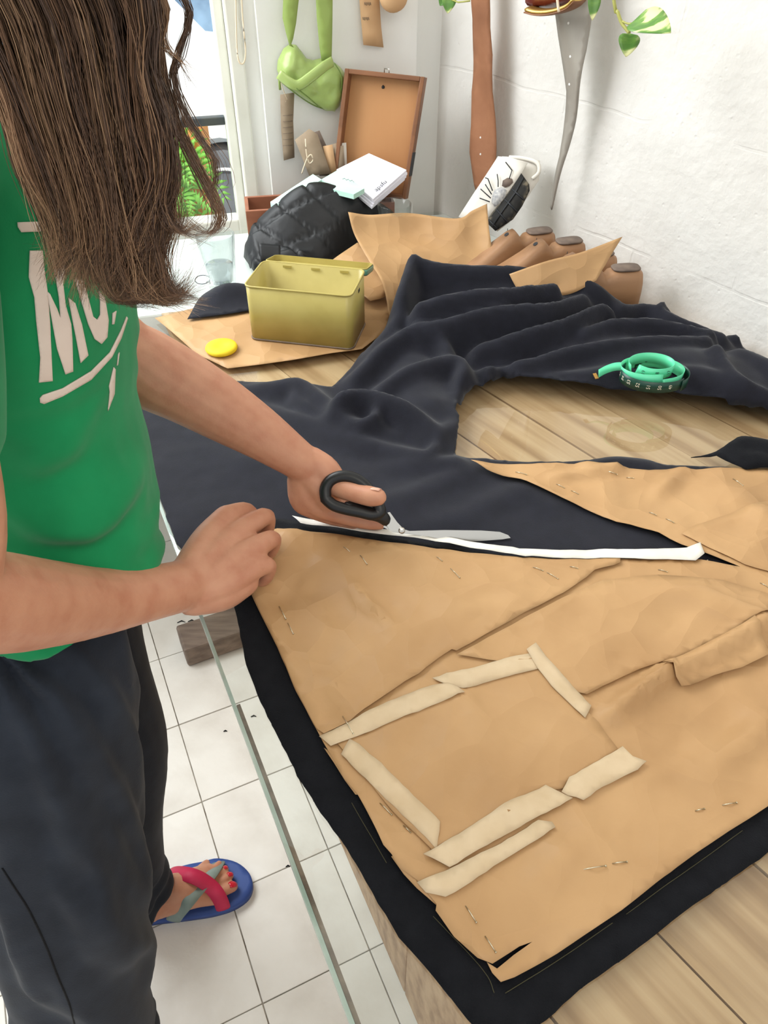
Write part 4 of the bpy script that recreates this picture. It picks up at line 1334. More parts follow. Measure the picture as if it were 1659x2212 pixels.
def ribbon(name, pts, w, m, parent, n=40, tilt=None):
    Pn = catmull(pts, n)
    V, F = [], []
    for i, p in enumerate(Pn):
        u = Vector((0, 0, 1))
        if tilt: u = (u + Vector(tilt(i / (n - 1)))).normalized()
        V += [Vector(p[:3]), Vector(p[:3]) + u * w]
    for i in range(n - 1):
        F.append((2 * i, 2 * i + 2, 2 * i + 3, 2 * i + 1))
    return mesh(name, V, F, m, parent, True, .0006, 0), Pn


def ell(cx, cy, rx, ry, a0, a1, z0, z1, k=16):
    return [tuple(tm_c + Vector((cx + rx * math.cos(a), cy + ry * math.sin(a), z0 + (z1 - z0) * i / (k - 1)))) for i, a in enumerate([math.radians(a0 + (a1 - a0) * j / (k - 1)) for j in range(k)])]


TWD = 0.0185
outer, PO = ribbon('dark_loop', ell(0, 0, .051, .036, 320, 140, .002, .002), TWD, M['darktape'], tm, 48)
outer2, PO2 = ribbon('dark_loop', ell(0.004, 0, .050, .037, -50, 120, .0, .004), TWD, M['darktape'], tm, 40)
mint, PM = ribbon('mint_loop', ell(-.002, .003, .046, .032, -80, 280, .001, .010), TWD, M['mintape'], tm, 60, lambda s: (.25 * math.sin(s * 6), .2, 0))
mint2, PM2 = ribbon('mint_loop', ell(-.004, .008, .033, .026, 200, -150, .012, .016), TWD * .95, M['mintape'], tm, 40, lambda s: (-.2 + .5 * s, .1, 0))
tail, PT = ribbon('mint_tail', [tuple(tm_c + Vector(q)) for q in ((-.03, .018, .008), (-.05, .026, .004), (-.066, .024, 0), (-.08, .016, -.003))], TWD * .7, M['mintape'], tm, 16, lambda s: (0, .9, 0))
te = tm_c + Vector((-.08, .016, -.003))
obox('metal_tip', te - Vector((.006, .003, .001)), (.006, .002, 0), (-.002, .012, .002), (0, 0, .001), M['brass'], tm)


def numerals(Pn, idx, words, m, part, out=.0007, size=.008, zo=.0095):
    for i, w in zip(idx, words):
        p, q = Vector(Pn[i][:3]), Vector(Pn[min(i + 1, len(Pn) - 1)][:3])
        d = (q - p); d.z = 0; d.normalize()
        nn = Vector((d.y, -d.x, 0))
        if nn.dot(EYEV - p) < 0: nn = -nn
        V, F = text_mesh(w, size)
        # digits run up the tape, as printed along it
        mesh('numeral', [p + UP * (zo + v[0]) - (UP.cross(nn)) * v[1] + nn * out for v in V], F, m, part, False)


numerals(PO, [8 + 5 * k for k in range(7)], ['49', '50', '51', '52', '53', '54', '55'], M['cream'], outer)
numerals(PM, [20, 24, 28, 32], ['6', '5', '4', '3'], M['ink'], mint, .0012)
numerals(PM2, [28, 32, 36], ['17', '18', '19'], M['ink'], mint2, .0012)

# ------------------------------------------------------------------ black scrap at the right, floor bits
BS = [(1490, 993), (1545, 984), (1560, 976), (1605, 954), (1659, 958), (1760, 980), (1740, 1014), (1640, 1016), (1610, 1018), (1565, 1000), (1545, 991)]
bs = sheet('black_scrap', pxpoly(BS, ZT + .012), lambda p, d: ZT + .014 + ridges(p, [([(1560, 985, .006), (1610, 966, .016), (1700, 985, .016)], .02), ([(1600, 1000, .008), (1640, 1000, .012)], .012)]) + .001, M['black_shaded_cloth'], .008, None, .0012, .0008)
tag(bs, 'black frayed cloth scrap on the glass beside the pattern tip', 'fabric')
for k, (px_, py_, r_) in enumerate([(487, 1580, .004), (548, 1548, .006), (392, 1344, .010), (414, 1342, .009), (622, 1872, .004)]):
    c = P(px_, py_, 0)
    V, F = tube([(c.x - r_, c.y - r_ * .3, .0015, .0009), (c.x, c.y + r_ * .3, .002, .0016), (c.x + r_, c.y - r_ * .1, .0015, .0008)], 6)
    o = mesh('thread_scrap', V, F, M['black_shaded_cloth'])
    tag(o, 'tiny black thread scrap on the floor ' + ('left of the glass edge, mid floor', 'seen through the glass below the wooden skid', 'at the left end of the skid, outer', 'at the left end of the skid, inner', 'right of the sandal toes')[k], 'scrap', 'thread scraps on the floor')

# blind cord beside the window
cp0 = C0 + DV * (S_JAMB + .03) + NV * .02
cd = empty('blind_cord', cp0 + UP * 1.15, 'white looped blind cord hanging on the window frame', 'cord')
mesh('cord_loop', *tube([(*PL(a, b, cp0, NV), .0016) for a, b in ((508, -40), (510, 60), (512, 110), (516, 132), (523, 138), (529, 128), (530, 100), (524, 40), (520, -40))], 6, 40), M['string'], cd)

# ------------------------------------------------------------------ outside the window
M['street'] = pm('pale_pavement', sc(214, 214, 212), sc(200, 200, 198), 6, 0.9)
M['carwhite'] = pm('white_car_paint', sc(240, 240, 240), rough=0.25, coat=0.5)
M['tyre'] = pm('grey_black_tyre', sc(96, 98, 104), rough=0.8)
M['carglass'] = pm('blue_car_glass', sc(70, 96, 130), sc(150, 180, 210), 3, 0.08)
M['planter'] = pm('orange_painted_planter', sc(222, 148, 62), sc(206, 128, 46), 8, 0.6)
M['fern'] = pm('bright_fern_green', sc(122, 190, 66), sc(150, 210, 90), 20, 0.5)
st = mesh('pavement', [(-9, 2.05, -.12), (6, 2.05, -.12), (6, 14, -.12), (-9, 14, -.12)], [(0, 1, 2, 3)], M['street'], None, False)
tag(st, kind='structure')
car = empty('parked_car', (-1.6, 5.2, -.12), 'white car parked in the street outside the window', 'car')
YC = 4.1
wc = TY(492, 445, YC - .02)
R_ = .27
zg = wc.z - R_
segs = []
arch = [(wc.x + math.cos(math.radians(a)) * .33, wc.z + math.sin(math.radians(a)) * .33) for a in range(180, -1, -15)]
pr = [(wc.x - 2.6, zg + .18), (wc.x - .33, zg + .18)] + arch + [(wc.x + .9, zg + .18), (wc.x + .95, zg + .55), (wc.x + .5, zg + .72), (wc.x - .3, zg + .80), (wc.x - .75, zg + 1.25), (wc.x - 2.0, zg + 1.30), (wc.x - 2.6, zg + .9)]
k = len(pr)
V = [(x, YC, z) for x, z in pr] + [(x, YC + 1.5, z) for x, z in pr]
body = mesh('body', V, [tuple(range(k)), tuple(range(2 * k - 1, k - 1, -1))] + [(i, k + i, k + (i + 1) % k, (i + 1) % k) for i in range(k)], M['carwhite'], car, False)
bm_fix(body)
gw = [(wc.x - .42, zg + .84), (wc.x - .80, zg + 1.2), (wc.x - 1.95, zg + 1.24), (wc.x - 2.3, zg + .86)]
sw = mesh('side_window', [(x, YC - .006, z) for x, z in gw] + [(x, YC - .001, z) for x, z in gw], [(0, 1, 2, 3), (7, 6, 5, 4), (0, 4, 5, 1), (1, 5, 6, 2), (2, 6, 7, 3), (3, 7, 4, 0)], M['carglass'], car, False)


def wheel(cx):
    c = Vector((cx, YC + .10, wc.z))
    ry = Matrix.Rotation(math.radians(90), 3, 'X')
    V, F = lathe((0, 0, 0), [(.17, -.06), (R_ - .02, -.07), (R_, -.04), (R_, .06), (.17, .07)], 40)
    w = mesh('tyre', [c + ry @ v for v in V], F, M['tyre'], car)
    V, F = lathe((0, 0, 0), [(.17, -.03), (.178, .075), (.165, .08), (.16, .05), (.05, .055), (.04, .06)], 40)
    mesh('rim', [c + ry @ v for v in V], F, M['carwhite'], w)
    for i in range(5):
        a = math.radians(72 * i + 18)
        d = Vector((math.cos(a), 0, math.sin(a)))
        mesh('spoke_gap', *tube([(*(c + d * .07 + Vector((0, -.058, 0))), .004, .016), (*(c + d * .14 + Vector((0, -.054, 0))), .004, .03)], 8, ref=Vector((0, 1, 0))), M['tyre'], w)


wheel(wc.x)
wheel(wc.x - 2.0)
po = TY(385, 300, 2.62)
plb = empty('street_planter', (po.x, 2.6, -.12), 'orange planter with a bright green fern outside window', 'planter')
obox('planter_box', Vector((po.x - .20, 2.62, -.119)), (.26, 0, 0), (0, .2, 0), (0, 0, po.z + .119), M['planter'], plb, .01)
for ci, (fx, fy) in enumerate(((385, 420), (370, 505), (350, 350))):
    cf = TY(fx, fy, 2.54)
    for i in range(9):
        a = 2 * math.pi * (i + .3 * ci) / 9
        d = Vector((math.cos(a), math.sin(a) * .12 - .10, 0))
        pts = [cf + d * (.15 * s) + UP * (.13 * math.sin(s * 2.2) * (1 + .5 * math.sin(a)) - .11 * s) for s in (0, .3, .6, .85, 1)]
        Pn = catmull([tuple(q) for q in pts], 12)
        V, F = [], []
        for jj in range(1, 12):
            q = Vector(Pn[jj]); t_ = (q - Vector(Pn[jj - 1])).normalized(); sd = t_.cross(Vector((0, -1, .3))).normalized()
            L_ = .045 * math.sin(math.pi * (jj / 12) ** .7) + .008
            for sg in (-1, 1):
                n0 = len(V)
                V += [q, q + sd * sg * L_ * .5 + t_ * .012, q + sd * sg * L_ + t_ * .02, q + sd * sg * L_ * .5 - t_ * .002]
                F.append((n0, n0 + 1, n0 + 2, n0 + 3))
        mesh('fern_frond', V, F, M['fern'], plb, True, .0008)
# shop lettering painted on the far shopfront
ws = TY(395, 68, 6.5)
shopf = empty('shop_sign', ws - UP * .2, 'dark shopfront band with white letters across the street', 'sign')
obox('fascia', ws + Vector((-1.6, 0, -.10)), (2.3, 0, 0), (0, .05, 0), (0, 0, .55), M['carglass'], shopf)
V, F = text_mesh('OP', .16)
mesh('lettering', [Vector((ws.x + v[0], ws.y - .004, ws.z + v[1])) for v in V], F, M['paper'], shopf, False)
# ------------------------------------------------------------------ the person at the table
M['skin'] = pm('warm_skin', sc(196, 144, 116), sc(180, 122, 96), 40, 0.48, (340, 0.16, 0.0012, 3), sub=0.12, c3=sc(190, 136, 109), detail=10, ramp=(0.28, 0.74), bump2=(70, 0.10, 0.002, 3), spec=0.4)
M['shirt'] = pm('green_cotton_jersey', sc(22, 138, 84), sc(16, 126, 75), 14, 0.8, (600, 0.15, 0.0008, 2), sheen=0.12, spec=0.2)
M['print'] = pm('cream_shirt_print', sc(226, 210, 198), sc(216, 198, 186), 20, 0.7)
M['trousers'] = pm('dark_slate_cotton', sc(40, 46, 56), sc(32, 37, 46), 22, 0.85, (500, 0.3, 0.001, 2), sheen=0.08, spec=0.2)
M['nail'] = pm('red_nail_varnish', sc(196, 24, 50), rough=0.15, coat=0.6)
M['fnail'] = pm('bare_nail', sc(222, 172, 150), rough=0.3)
M['bluefoam'] = pm('blue_foam_sole', sc(58, 86, 152), sc(46, 72, 136), 12, 0.6)
M['redstrap'] = pm('raspberry_strap', sc(200, 44, 84), sc(188, 36, 76), 30, 0.6, (200, .2, .001))
M['greystrap'] = pm('grey_green_strap', sc(132, 148, 142), sc(120, 136, 130), 30, 0.6)


def solidify_parts(name, parts, voxel, m, parent, smooth=4, post=None, fac=0.5):
    """merge overlapping volumes into one continuous skin"""
    V, F = join(*parts)
    me = bpy.data.meshes.new('tmp')
    me.from_pydata([tuple(v) for v in V], [], F)
    bm = bmesh.new(); bm.from_mesh(me); bmesh.ops.recalc_face_normals(bm, faces=bm.faces); bm.to_mesh(me); bm.free()
    o = bpy.data.objects.new('tmp', me); COL.objects.link(o)
    r = o.modifiers.new('r', 'REMESH'); r.mode = 'VOXEL'; r.voxel_size = voxel; r.use_smooth_shade = True
    if smooth:
        s = o.modifiers.new('s', 'SMOOTH'); s.factor = fac; s.iterations = smooth
    bpy.context.view_layer.update()
    e = bpy.data.meshes.new_from_object(o.evaluated_get(bpy.context.evaluated_depsgraph_get()))
    n = len(e.vertices)
    co = np.empty(n * 3); e.vertices.foreach_get('co', co); co = co.reshape(-1, 3)
    no = np.empty(n * 3); e.vertices.foreach_get('normal', no); no = no.reshape(-1, 3)
    faces = [tuple(p.vertices) for p in e.polygons]
    bpy.data.objects.remove(o)
    if post is not None:
        co = co + no * post(co, no)[:, None]
    return mesh(name, co, faces, m, parent, True)


def j(px, py, t, r, r2=None):
    q = T(px, py, t)
    return (q.x, q.y, q.z, r) if r2 is None else (q.x, q.y, q.z, r, r2)


def jz(px, py, z, r, r2=None):
    q = P(px, py, z)
    return (q.x, q.y, q.z, r) if r2 is None else (q.x, q.y, q.z, r, r2)


def limb(pts, seg=14, n=None, ref=(0, 0, 1)):
    """tapered limb with rounded ends"""
    Q = [np.array(p, float) for p in (catmull(pts, n) if n else pts)]
    def end(a, b):
        d = (a[:3] - b[:3]); d = d / (np.linalg.norm(d) + 1e-9)
        out = []
        for s, c in ((.55, .83), (.92, .38)):
            e = a.copy(); e[:3] = a[:3] + d * a[3:].min() * s; e[3:] = a[3:] * c
            out.append(e)
        return out
    h, t_ = end(Q[0], Q[1]), end(Q[-1], Q[-2])
    return tube(h[::-1] + Q + t_, seg, ref=ref)


FW = Vector((math.cos(AZ), math.sin(AZ), 0))               # she faces across the table
LF = Vector((-math.sin(AZ), math.cos(AZ), 0))
person = empty('person', (-0.40, 0.45, 0), 'person in green printed t-shirt and dark trousers cutting cloth, long brown hair', 'person')

parts = []
# torso, neck and head
parts.append(tube([(-0.370, 0.603, .90, .095, .125), (-0.360, 0.608, 1.0, .095, .125), (-0.350, 0.613, 1.1, .082, .100), (-0.340, 0.613, 1.2, .09, .105), (-0.345, 0.608, 1.3, .08, .115), (-0.350, 0.603, 1.37, .06, .11), (-0.310, 0.603, 1.42, .05, .05), (-0.270, 0.603, 1.48, .05, .05)], 20, 30, ref=FW))
parts.append(limb([(-0.250, 0.603, 1.50, .055), (-0.230, 0.603, 1.56, .085, .075), (-0.220, 0.603, 1.61, .092, .075), (-0.230, 0.603, 1.66, .075, .065)], 18, 10, ref=FW))
parts.append(limb([(-0.145, 0.643, 1.575, .010), (-0.125, 0.653, 1.555, .012)], 8))
for s in (-1, 1):
    parts.append(limb([(*(Vector((-0.345, 0.603, 1.36)) + LF * s * .02), .05), (*(Vector((-0.345, 0.603, 1.355)) + LF * s * .15), .048)], 12))
# near arm: shoulder, elbow, forearm
RW = j(400, 1264, .850, .027, .031)
parts.append(limb([(-.296, .47, 1.335, .045), (-.298, .425, 1.25, .041), (-.298, .385, 1.15, .039), j(-135, 1288, .52, .0370)], 18, 16))
parts.append(limb([j(-135, 1288, .52, .0370), j(0, 1302, .595, .0400), j(110, 1304, .665, .0375), j(210, 1300, .735, .0335), j(310, 1284, .795, .0295), j(400, 1264, .850, .0285)], 18, 20))
# near hand, back of the hand towards us
for pts in ([j(405, 1240, .850, .020), j(445, 1170, .885, .0185), j(488, 1118, .915, .0150), j(532, 1103, .942, .0105), j(548, 1128, .968, .0092), j(530, 1150, .985, .0080)],
            [j(410, 1252, .850, .020), j(470, 1190, .880, .0180), j(530, 1140, .912, .0142), j(574, 1116, .940, .0112), j(573, 1148, .968, .0098), j(545, 1165, .985, .0082)],
            [j(415, 1268, .850, .020), j(485, 1222, .872, .0180), j(556, 1180, .895, .0138), j(589, 1165, .920, .0110), j(578, 1196, .950, .0096), j(548, 1208, .965, .0080)],
            [j(420, 1282, .852, .020), j(490, 1258, .868, .0180), j(545, 1228, .880, .0135), j(579, 1222, .898, .0105), j(570, 1250, .925, .0092), j(545, 1255, .940, .0078)]):
    a_, b_ = pts[:3], pts[2:]
    parts.append(limb(a_, 14, 10)); parts.append(limb(b_, 14, 12))
parts.append(limb([j(415, 1295, .856, .019), j(480, 1282, .872, .020), j(530, 1258, .885, .016)], 14, 8))
parts.append(limb([j(412, 1230, .865, .018), j(462, 1170, .925, .016), j(520, 1150, .970, .012), j(556, 1150, .990, .0095)], 14, 10))
# far arm with the scissors
parts.append(limb([(-.405, .72, 1.335, .048), (-.385, .735, 1.24, .044), (-.345, .758, 1.13, .043), j(268, 772, .868, .044)], 18, 16))
parts.append(limb([j(268, 772, .868, .044), j(325, 800, .885, .0455), j(400, 838, .902, .0425), j(480, 885, .920, .0385), j(560, 935, .938, .0325), j(625, 980, .952, .0265), j(664, 1008, .962, .0235)], 18, 24))
# palm and fingers of the far hand
for pts in ([j(668, 1000, .962, .022), j(700, 1018, .964, .0205), j(728, 1046, .960, .0165), j(768, 1064, .946, .0128), j(800, 1072, .938, .0128), j(816, 1074, .934, .0112)],
            [j(655, 1025, .968, .020), j(662, 1065, .978, .020), j(690, 1092, .986, .0165), j(745, 1114, .990, .0122), j(790, 1127, .990, .0102), j(820, 1131, .990, .0088)],
            [j(665, 1020, .972, .020), j(690, 1060, .985, .020), j(725, 1090, .996, .016), j(775, 1112, 1.000, .012), j(812, 1130, .998, .0095)],
            [j(672, 1015, .978, .018), j(712, 1052, .996, .018), j(752, 1080, 1.006, .014), j(795, 1102, 1.008, .010)],
            [j(650, 1035, .972, .018), j(655, 1078, .982, .018), j(676, 1098, .992, .0140), j(720, 1118, 1.000, .0105), j(765, 1130, 1.002, .0085)]):
    parts.append(limb(pts, 14, 18))
parts.append(limb([j(660, 1020, .966, .021), j(690, 1045, .968, .021), j(705, 1075, .978, .019)], 14, 8))
# legs inside the trousers and the far foot
parts.append(limb([(-.41, .635, .82, .075), (-.40, .615, .50, .055), (-.435, .567, .12, .038), jz(318, 1952, .075, .034)], 14, 16))
parts.append(limb([(-.395, .475, .80, .075), (-.40, .40, .50, .055), (-.42, .305, .10, .040)], 14, 14))
parts.append(limb([jz(292, 1962, .045, .030), jz(345, 1940, .060, .034), jz(390, 1926, .060, .033, .034), jz(430, 1915, .044, .022, .038), jz(462, 1909, .034, .014, .040)], 16, 14))
parts.append(limb([(-.46, .25, .05, .030), (-.40, .275, .05, .028), (-.33, .305, .036, .016, .036)], 14, 8))
TOES = [((448, 1936), (478, 1926), (503, 1915), .0108), ((456, 1914), (478, 1902), (497, 1892), .0082), ((458, 1900), (474, 1887), (487, 1877), .0074), ((450, 1890), (462, 1879), (473, 1866), .0070), ((425, 1884), (436, 1874), (446, 1865), .0080)]
for a, b, c, r in TOES:
    parts.append(limb([jz(*a, .034, r), jz(*b, .036, r * .95), jz(*c, .029, r * .92)], 12, 8))


def skin_fold(co, no):
    out = np.zeros(len(co))
    # knuckle and wrist creases: shallow rings across the limbs
    for c, ax, rad in SK:
        q = co - c
        s = q @ ax
        d = np.linalg.norm(q, axis=1)
        out -= .0006 * np.maximum(0, 1 - d / rad) * (0.5 + 0.5 * np.sin(s * 2 * math.pi / .004))
    return out


def sk(a, b, rad):
    pa, pb = np.array(a[:3]), np.array(b[:3])
    v = pb - pa
    return (pa + pb) / 2, v / np.linalg.norm(v), rad


SK = [sk(j(380, 1270, .84, 0), j(440, 1245, .86, 0), .035), sk(j(640, 1000, .955, 0), j(670, 1025, .965, 0), .03), sk(j(775, 1066, .944, 0), j(795, 1071, .94, 0), .010)]
body = solidify_parts('body', parts, 0.0026, M['skin'], person, 3, skin_fold)
# nails
def nail(p, d, up, w, l, m, nm):
    p, d, up = Vector(p), Vector(d).normalized(), Vector(up)
    up = (up - d * up.dot(d)).normalized(); s = d.cross(up)
    V, F = [], []
    for i in range(6):
        for k in range(7):
            u, v = i / 5 * 2 - 1, k / 6 * 2 - 1
            vv = v * math.sqrt(max(0.0, 1 - .55 * u * u))
            V.append(p + d * (u * l) + s * (vv * w) - up * (.35 * w * v * v + .10 * l * u * u))
    F = [(i * 7 + k, i * 7 + k + 1, (i + 1) * 7 + k + 1, (i + 1) * 7 + k) for i in range(5) for k in range(6)]
    return mesh(nm, V, F, m, person, True, .0012, 0)


for a, b, c, r in TOES[:3]:
    pb, pc = P(*b, .036), P(*c, .029)
    d = (pc - pb).normalized()
    nail(pc + UP * (r * 1.02) + d * .002, d - UP * .35, UP, r * .62, r * .68, M['nail'], 'toenail')
tt, ti = T(816, 1074, .934), T(800, 1072, .938)
nail(tt + Vector((-.003, .006, .0098)), tt - ti, Vector((0, .55, .8)), .0062, .0072, M['fnail'], 'thumbnail')

# ------------------------------------------------------------------ trousers
def leg_folds(co, no):
    out = np.zeros(len(co))
    for i, (x, y, z) in enumerate(co):
        a = math.atan2(y - .45, x + .37)
        n = fbm(x * 10, y * 10, z * 3.2, 1.0, 3)
        out[i] = .013 * n + .008 * math.sin(a * 9 + z * 7 + 3 * n) * (0.4 + 0.6 * abs(n))
        if z < .18:
            out[i] += .004 * math.sin(z * 140 + 3 * n)
    return out


tr = [tube([(-.392, .59, .985, .110, .125), (-.395, .59, .93, .108, .122), (-.40, .575, .86, .112, .138), (-.405, .55, .80, .10, .15)], 24, 10, ref=FW),
      tube([(-.42, .645, .90, .112, .09), (-.424, .64, .78, .108, .09), (-.414, .63, .62, .095, .086), (-.410, .618, .48, .086, .08), (-.425, .59, .32, .070, .072), (-.435, .572, .18, .062, .062), (-.435, .568, .085, .058, .056)], 22, 26, ref=FW),
      tube([(-.388, .525, .90, .102, .085), (-.39, .485, .80, .112, .10), (-.395, .44, .62, .106, .096), (-.403, .40, .48, .098, .09), (-.415, .36, .32, .092, .085), (-.425, .325, .18, .085, .08), (-.43, .305, .07, .08, .078)], 22, 26, ref=FW)]
trs = solidify_parts('trousers', tr, 0.0055, M['trousers'], person, 6, leg_folds)
ttree = None
bpy.context.view_layer.update()
ttree = BVHTree.FromObject(trs, bpy.context.evaluated_depsgraph_get())
tro = wloc(trs)
sm_ = []
for a, b in catmull([(5, 1875), (30, 1915), (62, 1965), (98, 2040), (125, 2110), (150, 2170), (165, 2230)], 30):
    h = ttree.ray_cast(EYEV - tro, ray(a, b).normalized())
    if h[0] is not None:
        sm_.append((*(h[0] + tro), .0013))
if len(sm_) > 3:
    mesh('side_seam', *tube(sm_, 6), M['black_shaded_cloth'], trs)
# ------------------------------------------------------------------ t-shirt
def shirt_folds(co, no):
    out = np.zeros(len(co))
    for i, (x, y, z) in enumerate(co):
        n = fbm(x * 7, y * 7, z * 9, 1.0, 2)
        w = max(0, min(1, (1.16 - z) / .08))
        a = math.atan2(y - .61, x + .35)
        out[i] = .008 * n + w * .012 * math.sin(z * 75 + 2.2 * a + 5 * n) * max(0, .25 + n)
    return out


sh_ = [tube([(-.375, .598, .908, .116, .162), (-.375, .599, .93, .120, .156), (-.366, .608, .97, .126, .134), (-.357, .612, 1.04, .126, .128), (-.348, .614, 1.10, .112, .124), (-.338, .614, 1.17, .114, .124), (-.334, .612, 1.23, .114, .128), (-.34, .608, 1.30, .098, .135), (-.348, .603, 1.36, .074, .135), (-.345, .603, 1.40, .055, .085), (-.325, .603, 1.425, .052, .06)], 30, 30, ref=FW),
       limb([(*(Vector((-.348, .603, 1.352)) - LF * .09), .058), (-.296, .47, 1.335, .054), (-.298, .43, 1.25, .052), (-.30, .405, 1.20, .053)], 16, 14),
       limb([(*(Vector((-.348, .603, 1.352)) + LF * .09), .060), (-.405, .72, 1.335, .058), (-.388, .738, 1.25, .056), (-.37, .745, 1.19, .056)], 16, 14)]
shirt = solidify_parts('t_shirt', sh_, 0.0045, M['shirt'], person, 6, shirt_folds)
bpy.context.view_layer.update()
stree = BVHTree.FromObject(shirt, bpy.context.evaluated_depsgraph_get())
so = wloc(shirt)
PRN = {'letter': [[(155, 1330), (222, 1330), (232, 1430), (248, 1540), (262, 1700), (278, 2020), (205, 2028), (212, 1900), (190, 1700), (180, 1580), (150, 1470)],
                  [(262, 1322), (365, 1312), (350, 1420), (330, 1500), (345, 1620), (374, 1720), (380, 1800), (385, 1970), (345, 1985), (300, 1850), (262, 1640), (246, 1545), (262, 1560), (300, 1640), (318, 1690), (310, 1580), (285, 1430)],
                  [(360, 1580), (395, 1610), (430, 1720), (465, 1885), (425, 1925), (400, 1790), (380, 1690)],
                  [(390, 1470), (440, 1490), (490, 1680), (512, 1698), (528, 1670), (528, 1600), (520, 1540), (552, 1580), (572, 1700), (565, 1790), (535, 1825), (500, 1800), (465, 1720)],
                  [(594, 1662), (614, 1650), (602, 1720), (592, 1722)], [(600, 1948), (609, 1960), (604, 2090), (570, 2180), (580, 2080), (576, 2050)], [(624, 1880), (630, 1870), (622, 1935), (618, 1940)]],
       'underline': [[(210, 2112), (225, 2095), (330, 2060), (480, 1970), (580, 1870), (640, 1750), (668, 1680), (674, 1690), (640, 1795), (590, 1895), (480, 2015), (330, 2102), (232, 2142), (212, 2135)], [(90, 1180), (325, 1172), (345, 1195), (300, 1225), (110, 1232), (92, 1205)]]}
for nm, polys in PRN.items():
    for pl in polys:
        q = [(x * .4068, y * .4068) for x, y in pl]
        p2, f = fill(q, 5.0, 0.1)
        V, ok = [], True
        for a, b in p2:
            r = ray(a, b)
            h = stree.ray_cast(EYEV - so, r.normalized())
            if h[0] is None:
                V.append(None)
            else:
                V.append(h[0] + so + h[1] * .0010)
        f = [t for t in f if all(V[i] is not None for i in t)]
        used = sorted({i for t in f for i in t})
        if not used:
            continue
        ix = {i: k for k, i in enumerate(used)}
        mesh(nm if nm == 'letter' else 'print_bar', [V[i] for i in used], [tuple(ix[i] for i in t) for t in f], M['print'], shirt, True, .0008, 1)
# ------------------------------------------------------------------ sandal
SOLE = [(440, 1864), (470, 1857), (510, 1865), (537, 1886), (546, 1912), (536, 1940), (505, 1962), (465, 1975), (425, 1982), (380, 1988), (330, 1994), (285, 2004), (258, 2000), (246, 1975), (252, 1945), (290, 1912), (345, 1890), (400, 1872)]
sandal = empty('sandal', P(400, 1930, 0), None, None)
sandal.parent = person
sandal.location = P(400, 1930, 0) - wloc(person)
sandal['label'] = 'blue foam sandal with raspberry and grey crossed straps'
sw_ = pxpoly(SOLE, .012)
sw_ = [tuple(q[:2]) for q in catmull(sw_ + [sw_[0]], 70)[:-1]]
p2, f = fill(sw_, .012)
mesh('sole', [(x, y, .018) for x, y in p2], f, M['bluefoam'], sandal, True, .0165, -1)


def strap(name, pts, m, w):
    Pn = catmull([(*P(a, b, z), k) for a, b, z, k in pts], 24)
    V, F = [], []
    for i, p in enumerate(Pn):
        q = Vector(p[:3]); a, b = Vector(Pn[max(i - 1, 0)][:3]), Vector(Pn[min(i + 1, 23)][:3])
        d = (b - a).normalized()
        h0, h1 = P(300, 1955, .015), P(503, 1912, .015)
        ax_ = (h1 - h0).normalized()
        foot = h0 + ax_ * (q - h0).dot(ax_)
        nn = ((q - foot).normalized() + UP * .6).normalized()
        s = d.cross(nn).normalized()
        V += [q - s * w * .5, q + s * w * .5]
    for i in range(23):
        F.append((2 * i, 2 * i + 1, 2 * i + 3, 2 * i + 2))
    return mesh(name, V, F, m, sandal, True, .0028, 0, 1)


strap('strap', [(372, 1990, .014, 0), (384, 1972, .055, 0), (402, 1950, .078, 0), (425, 1922, .074, 0), (447, 1898, .060, 0), (462, 1879, .046, 0), (474, 1862, .020, 0)], M['greystrap'], .026)
strap('strap', [(340, 1894, .018, 0), (366, 1884, .062, 0), (400, 1888, .088, 0), (430, 1898, .084, 0), (458, 1918, .062, 0), (474, 1940, .046, 0), (484, 1966, .018, 0)], M['redstrap'], .026)
# the near sandal, mostly below the frame
p2, f = fill([tuple(q[:2]) for q in catmull([(-.50, .23), (-.44, .22), (-.34, .25), (-.29, .29), (-.30, .34), (-.36, .345), (-.46, .30), (-.51, .27), (-.50, .23)], 40)[:-1]], .02)
mesh('near_sole', [(x, y, .018) for x, y in p2], f, M['bluefoam'], sandal, True, .0165, -1)

# ------------------------------------------------------------------ hair
LOCKS = [([(-260, -260), (-80, 0), (20, 200), (75, 360), (125, 480), (150, 590)], 32, 20), ([(-160, -260), (20, 0), (95, 220), (150, 400), (175, 520), (150, 606)], 52, 30), ([(-60, -260), (110, 0), (175, 230), (225, 420), (245, 540), (240, 640)], 85, 34),
         ([(40, -260), (190, 0), (240, 230), (270, 420), (290, 570), (320, 640), (375, 655)], 70, 30), ([(120, -260), (255, 0), (285, 200), (315, 340), (315, 470), (285, 570), (300, 640)], 62, 28),
         ([(170, -260), (300, 0), (306, 160), (336, 280), (345, 390), (312, 480), (305, 545), (340, 562)], 38, 20), ([(205, -260), (328, 0), (318, 120), (354, 240), (360, 360), (350, 440), (380, 500), (430, 510)], 20, 12),
         ([(225, -260), (346, 0), (340, 100), (372, 240), (410, 330), (452, 410), (474, 470), (450, 505), (390, 525)], 13, 5), ([(260, -260), (390, -20), (412, 40), (388, 120), (376, 175), (415, 270), (462, 340), (466, 400), (446, 450)], 7, 3),
         ([(0, -260), (140, 0), (200, 240), (235, 430), (262, 590), (300, 652), (368, 650)], 60, 20), ([(-110, -260), (60, 0), (130, 230), (190, 420), (205, 540), (190, 600)], 55, 22), ([(240, -260), (350, 0), (350, 90), (385, 130), (420, 190)], 9, 2)]
HV, HF, HC = [], [], []
hr_ = np.random.default_rng(3)
tones = [(.180, .096, .052), (.120, .064, .036), (.270, .156, .084), (.080, .044, .028), (.360, .225, .128)]
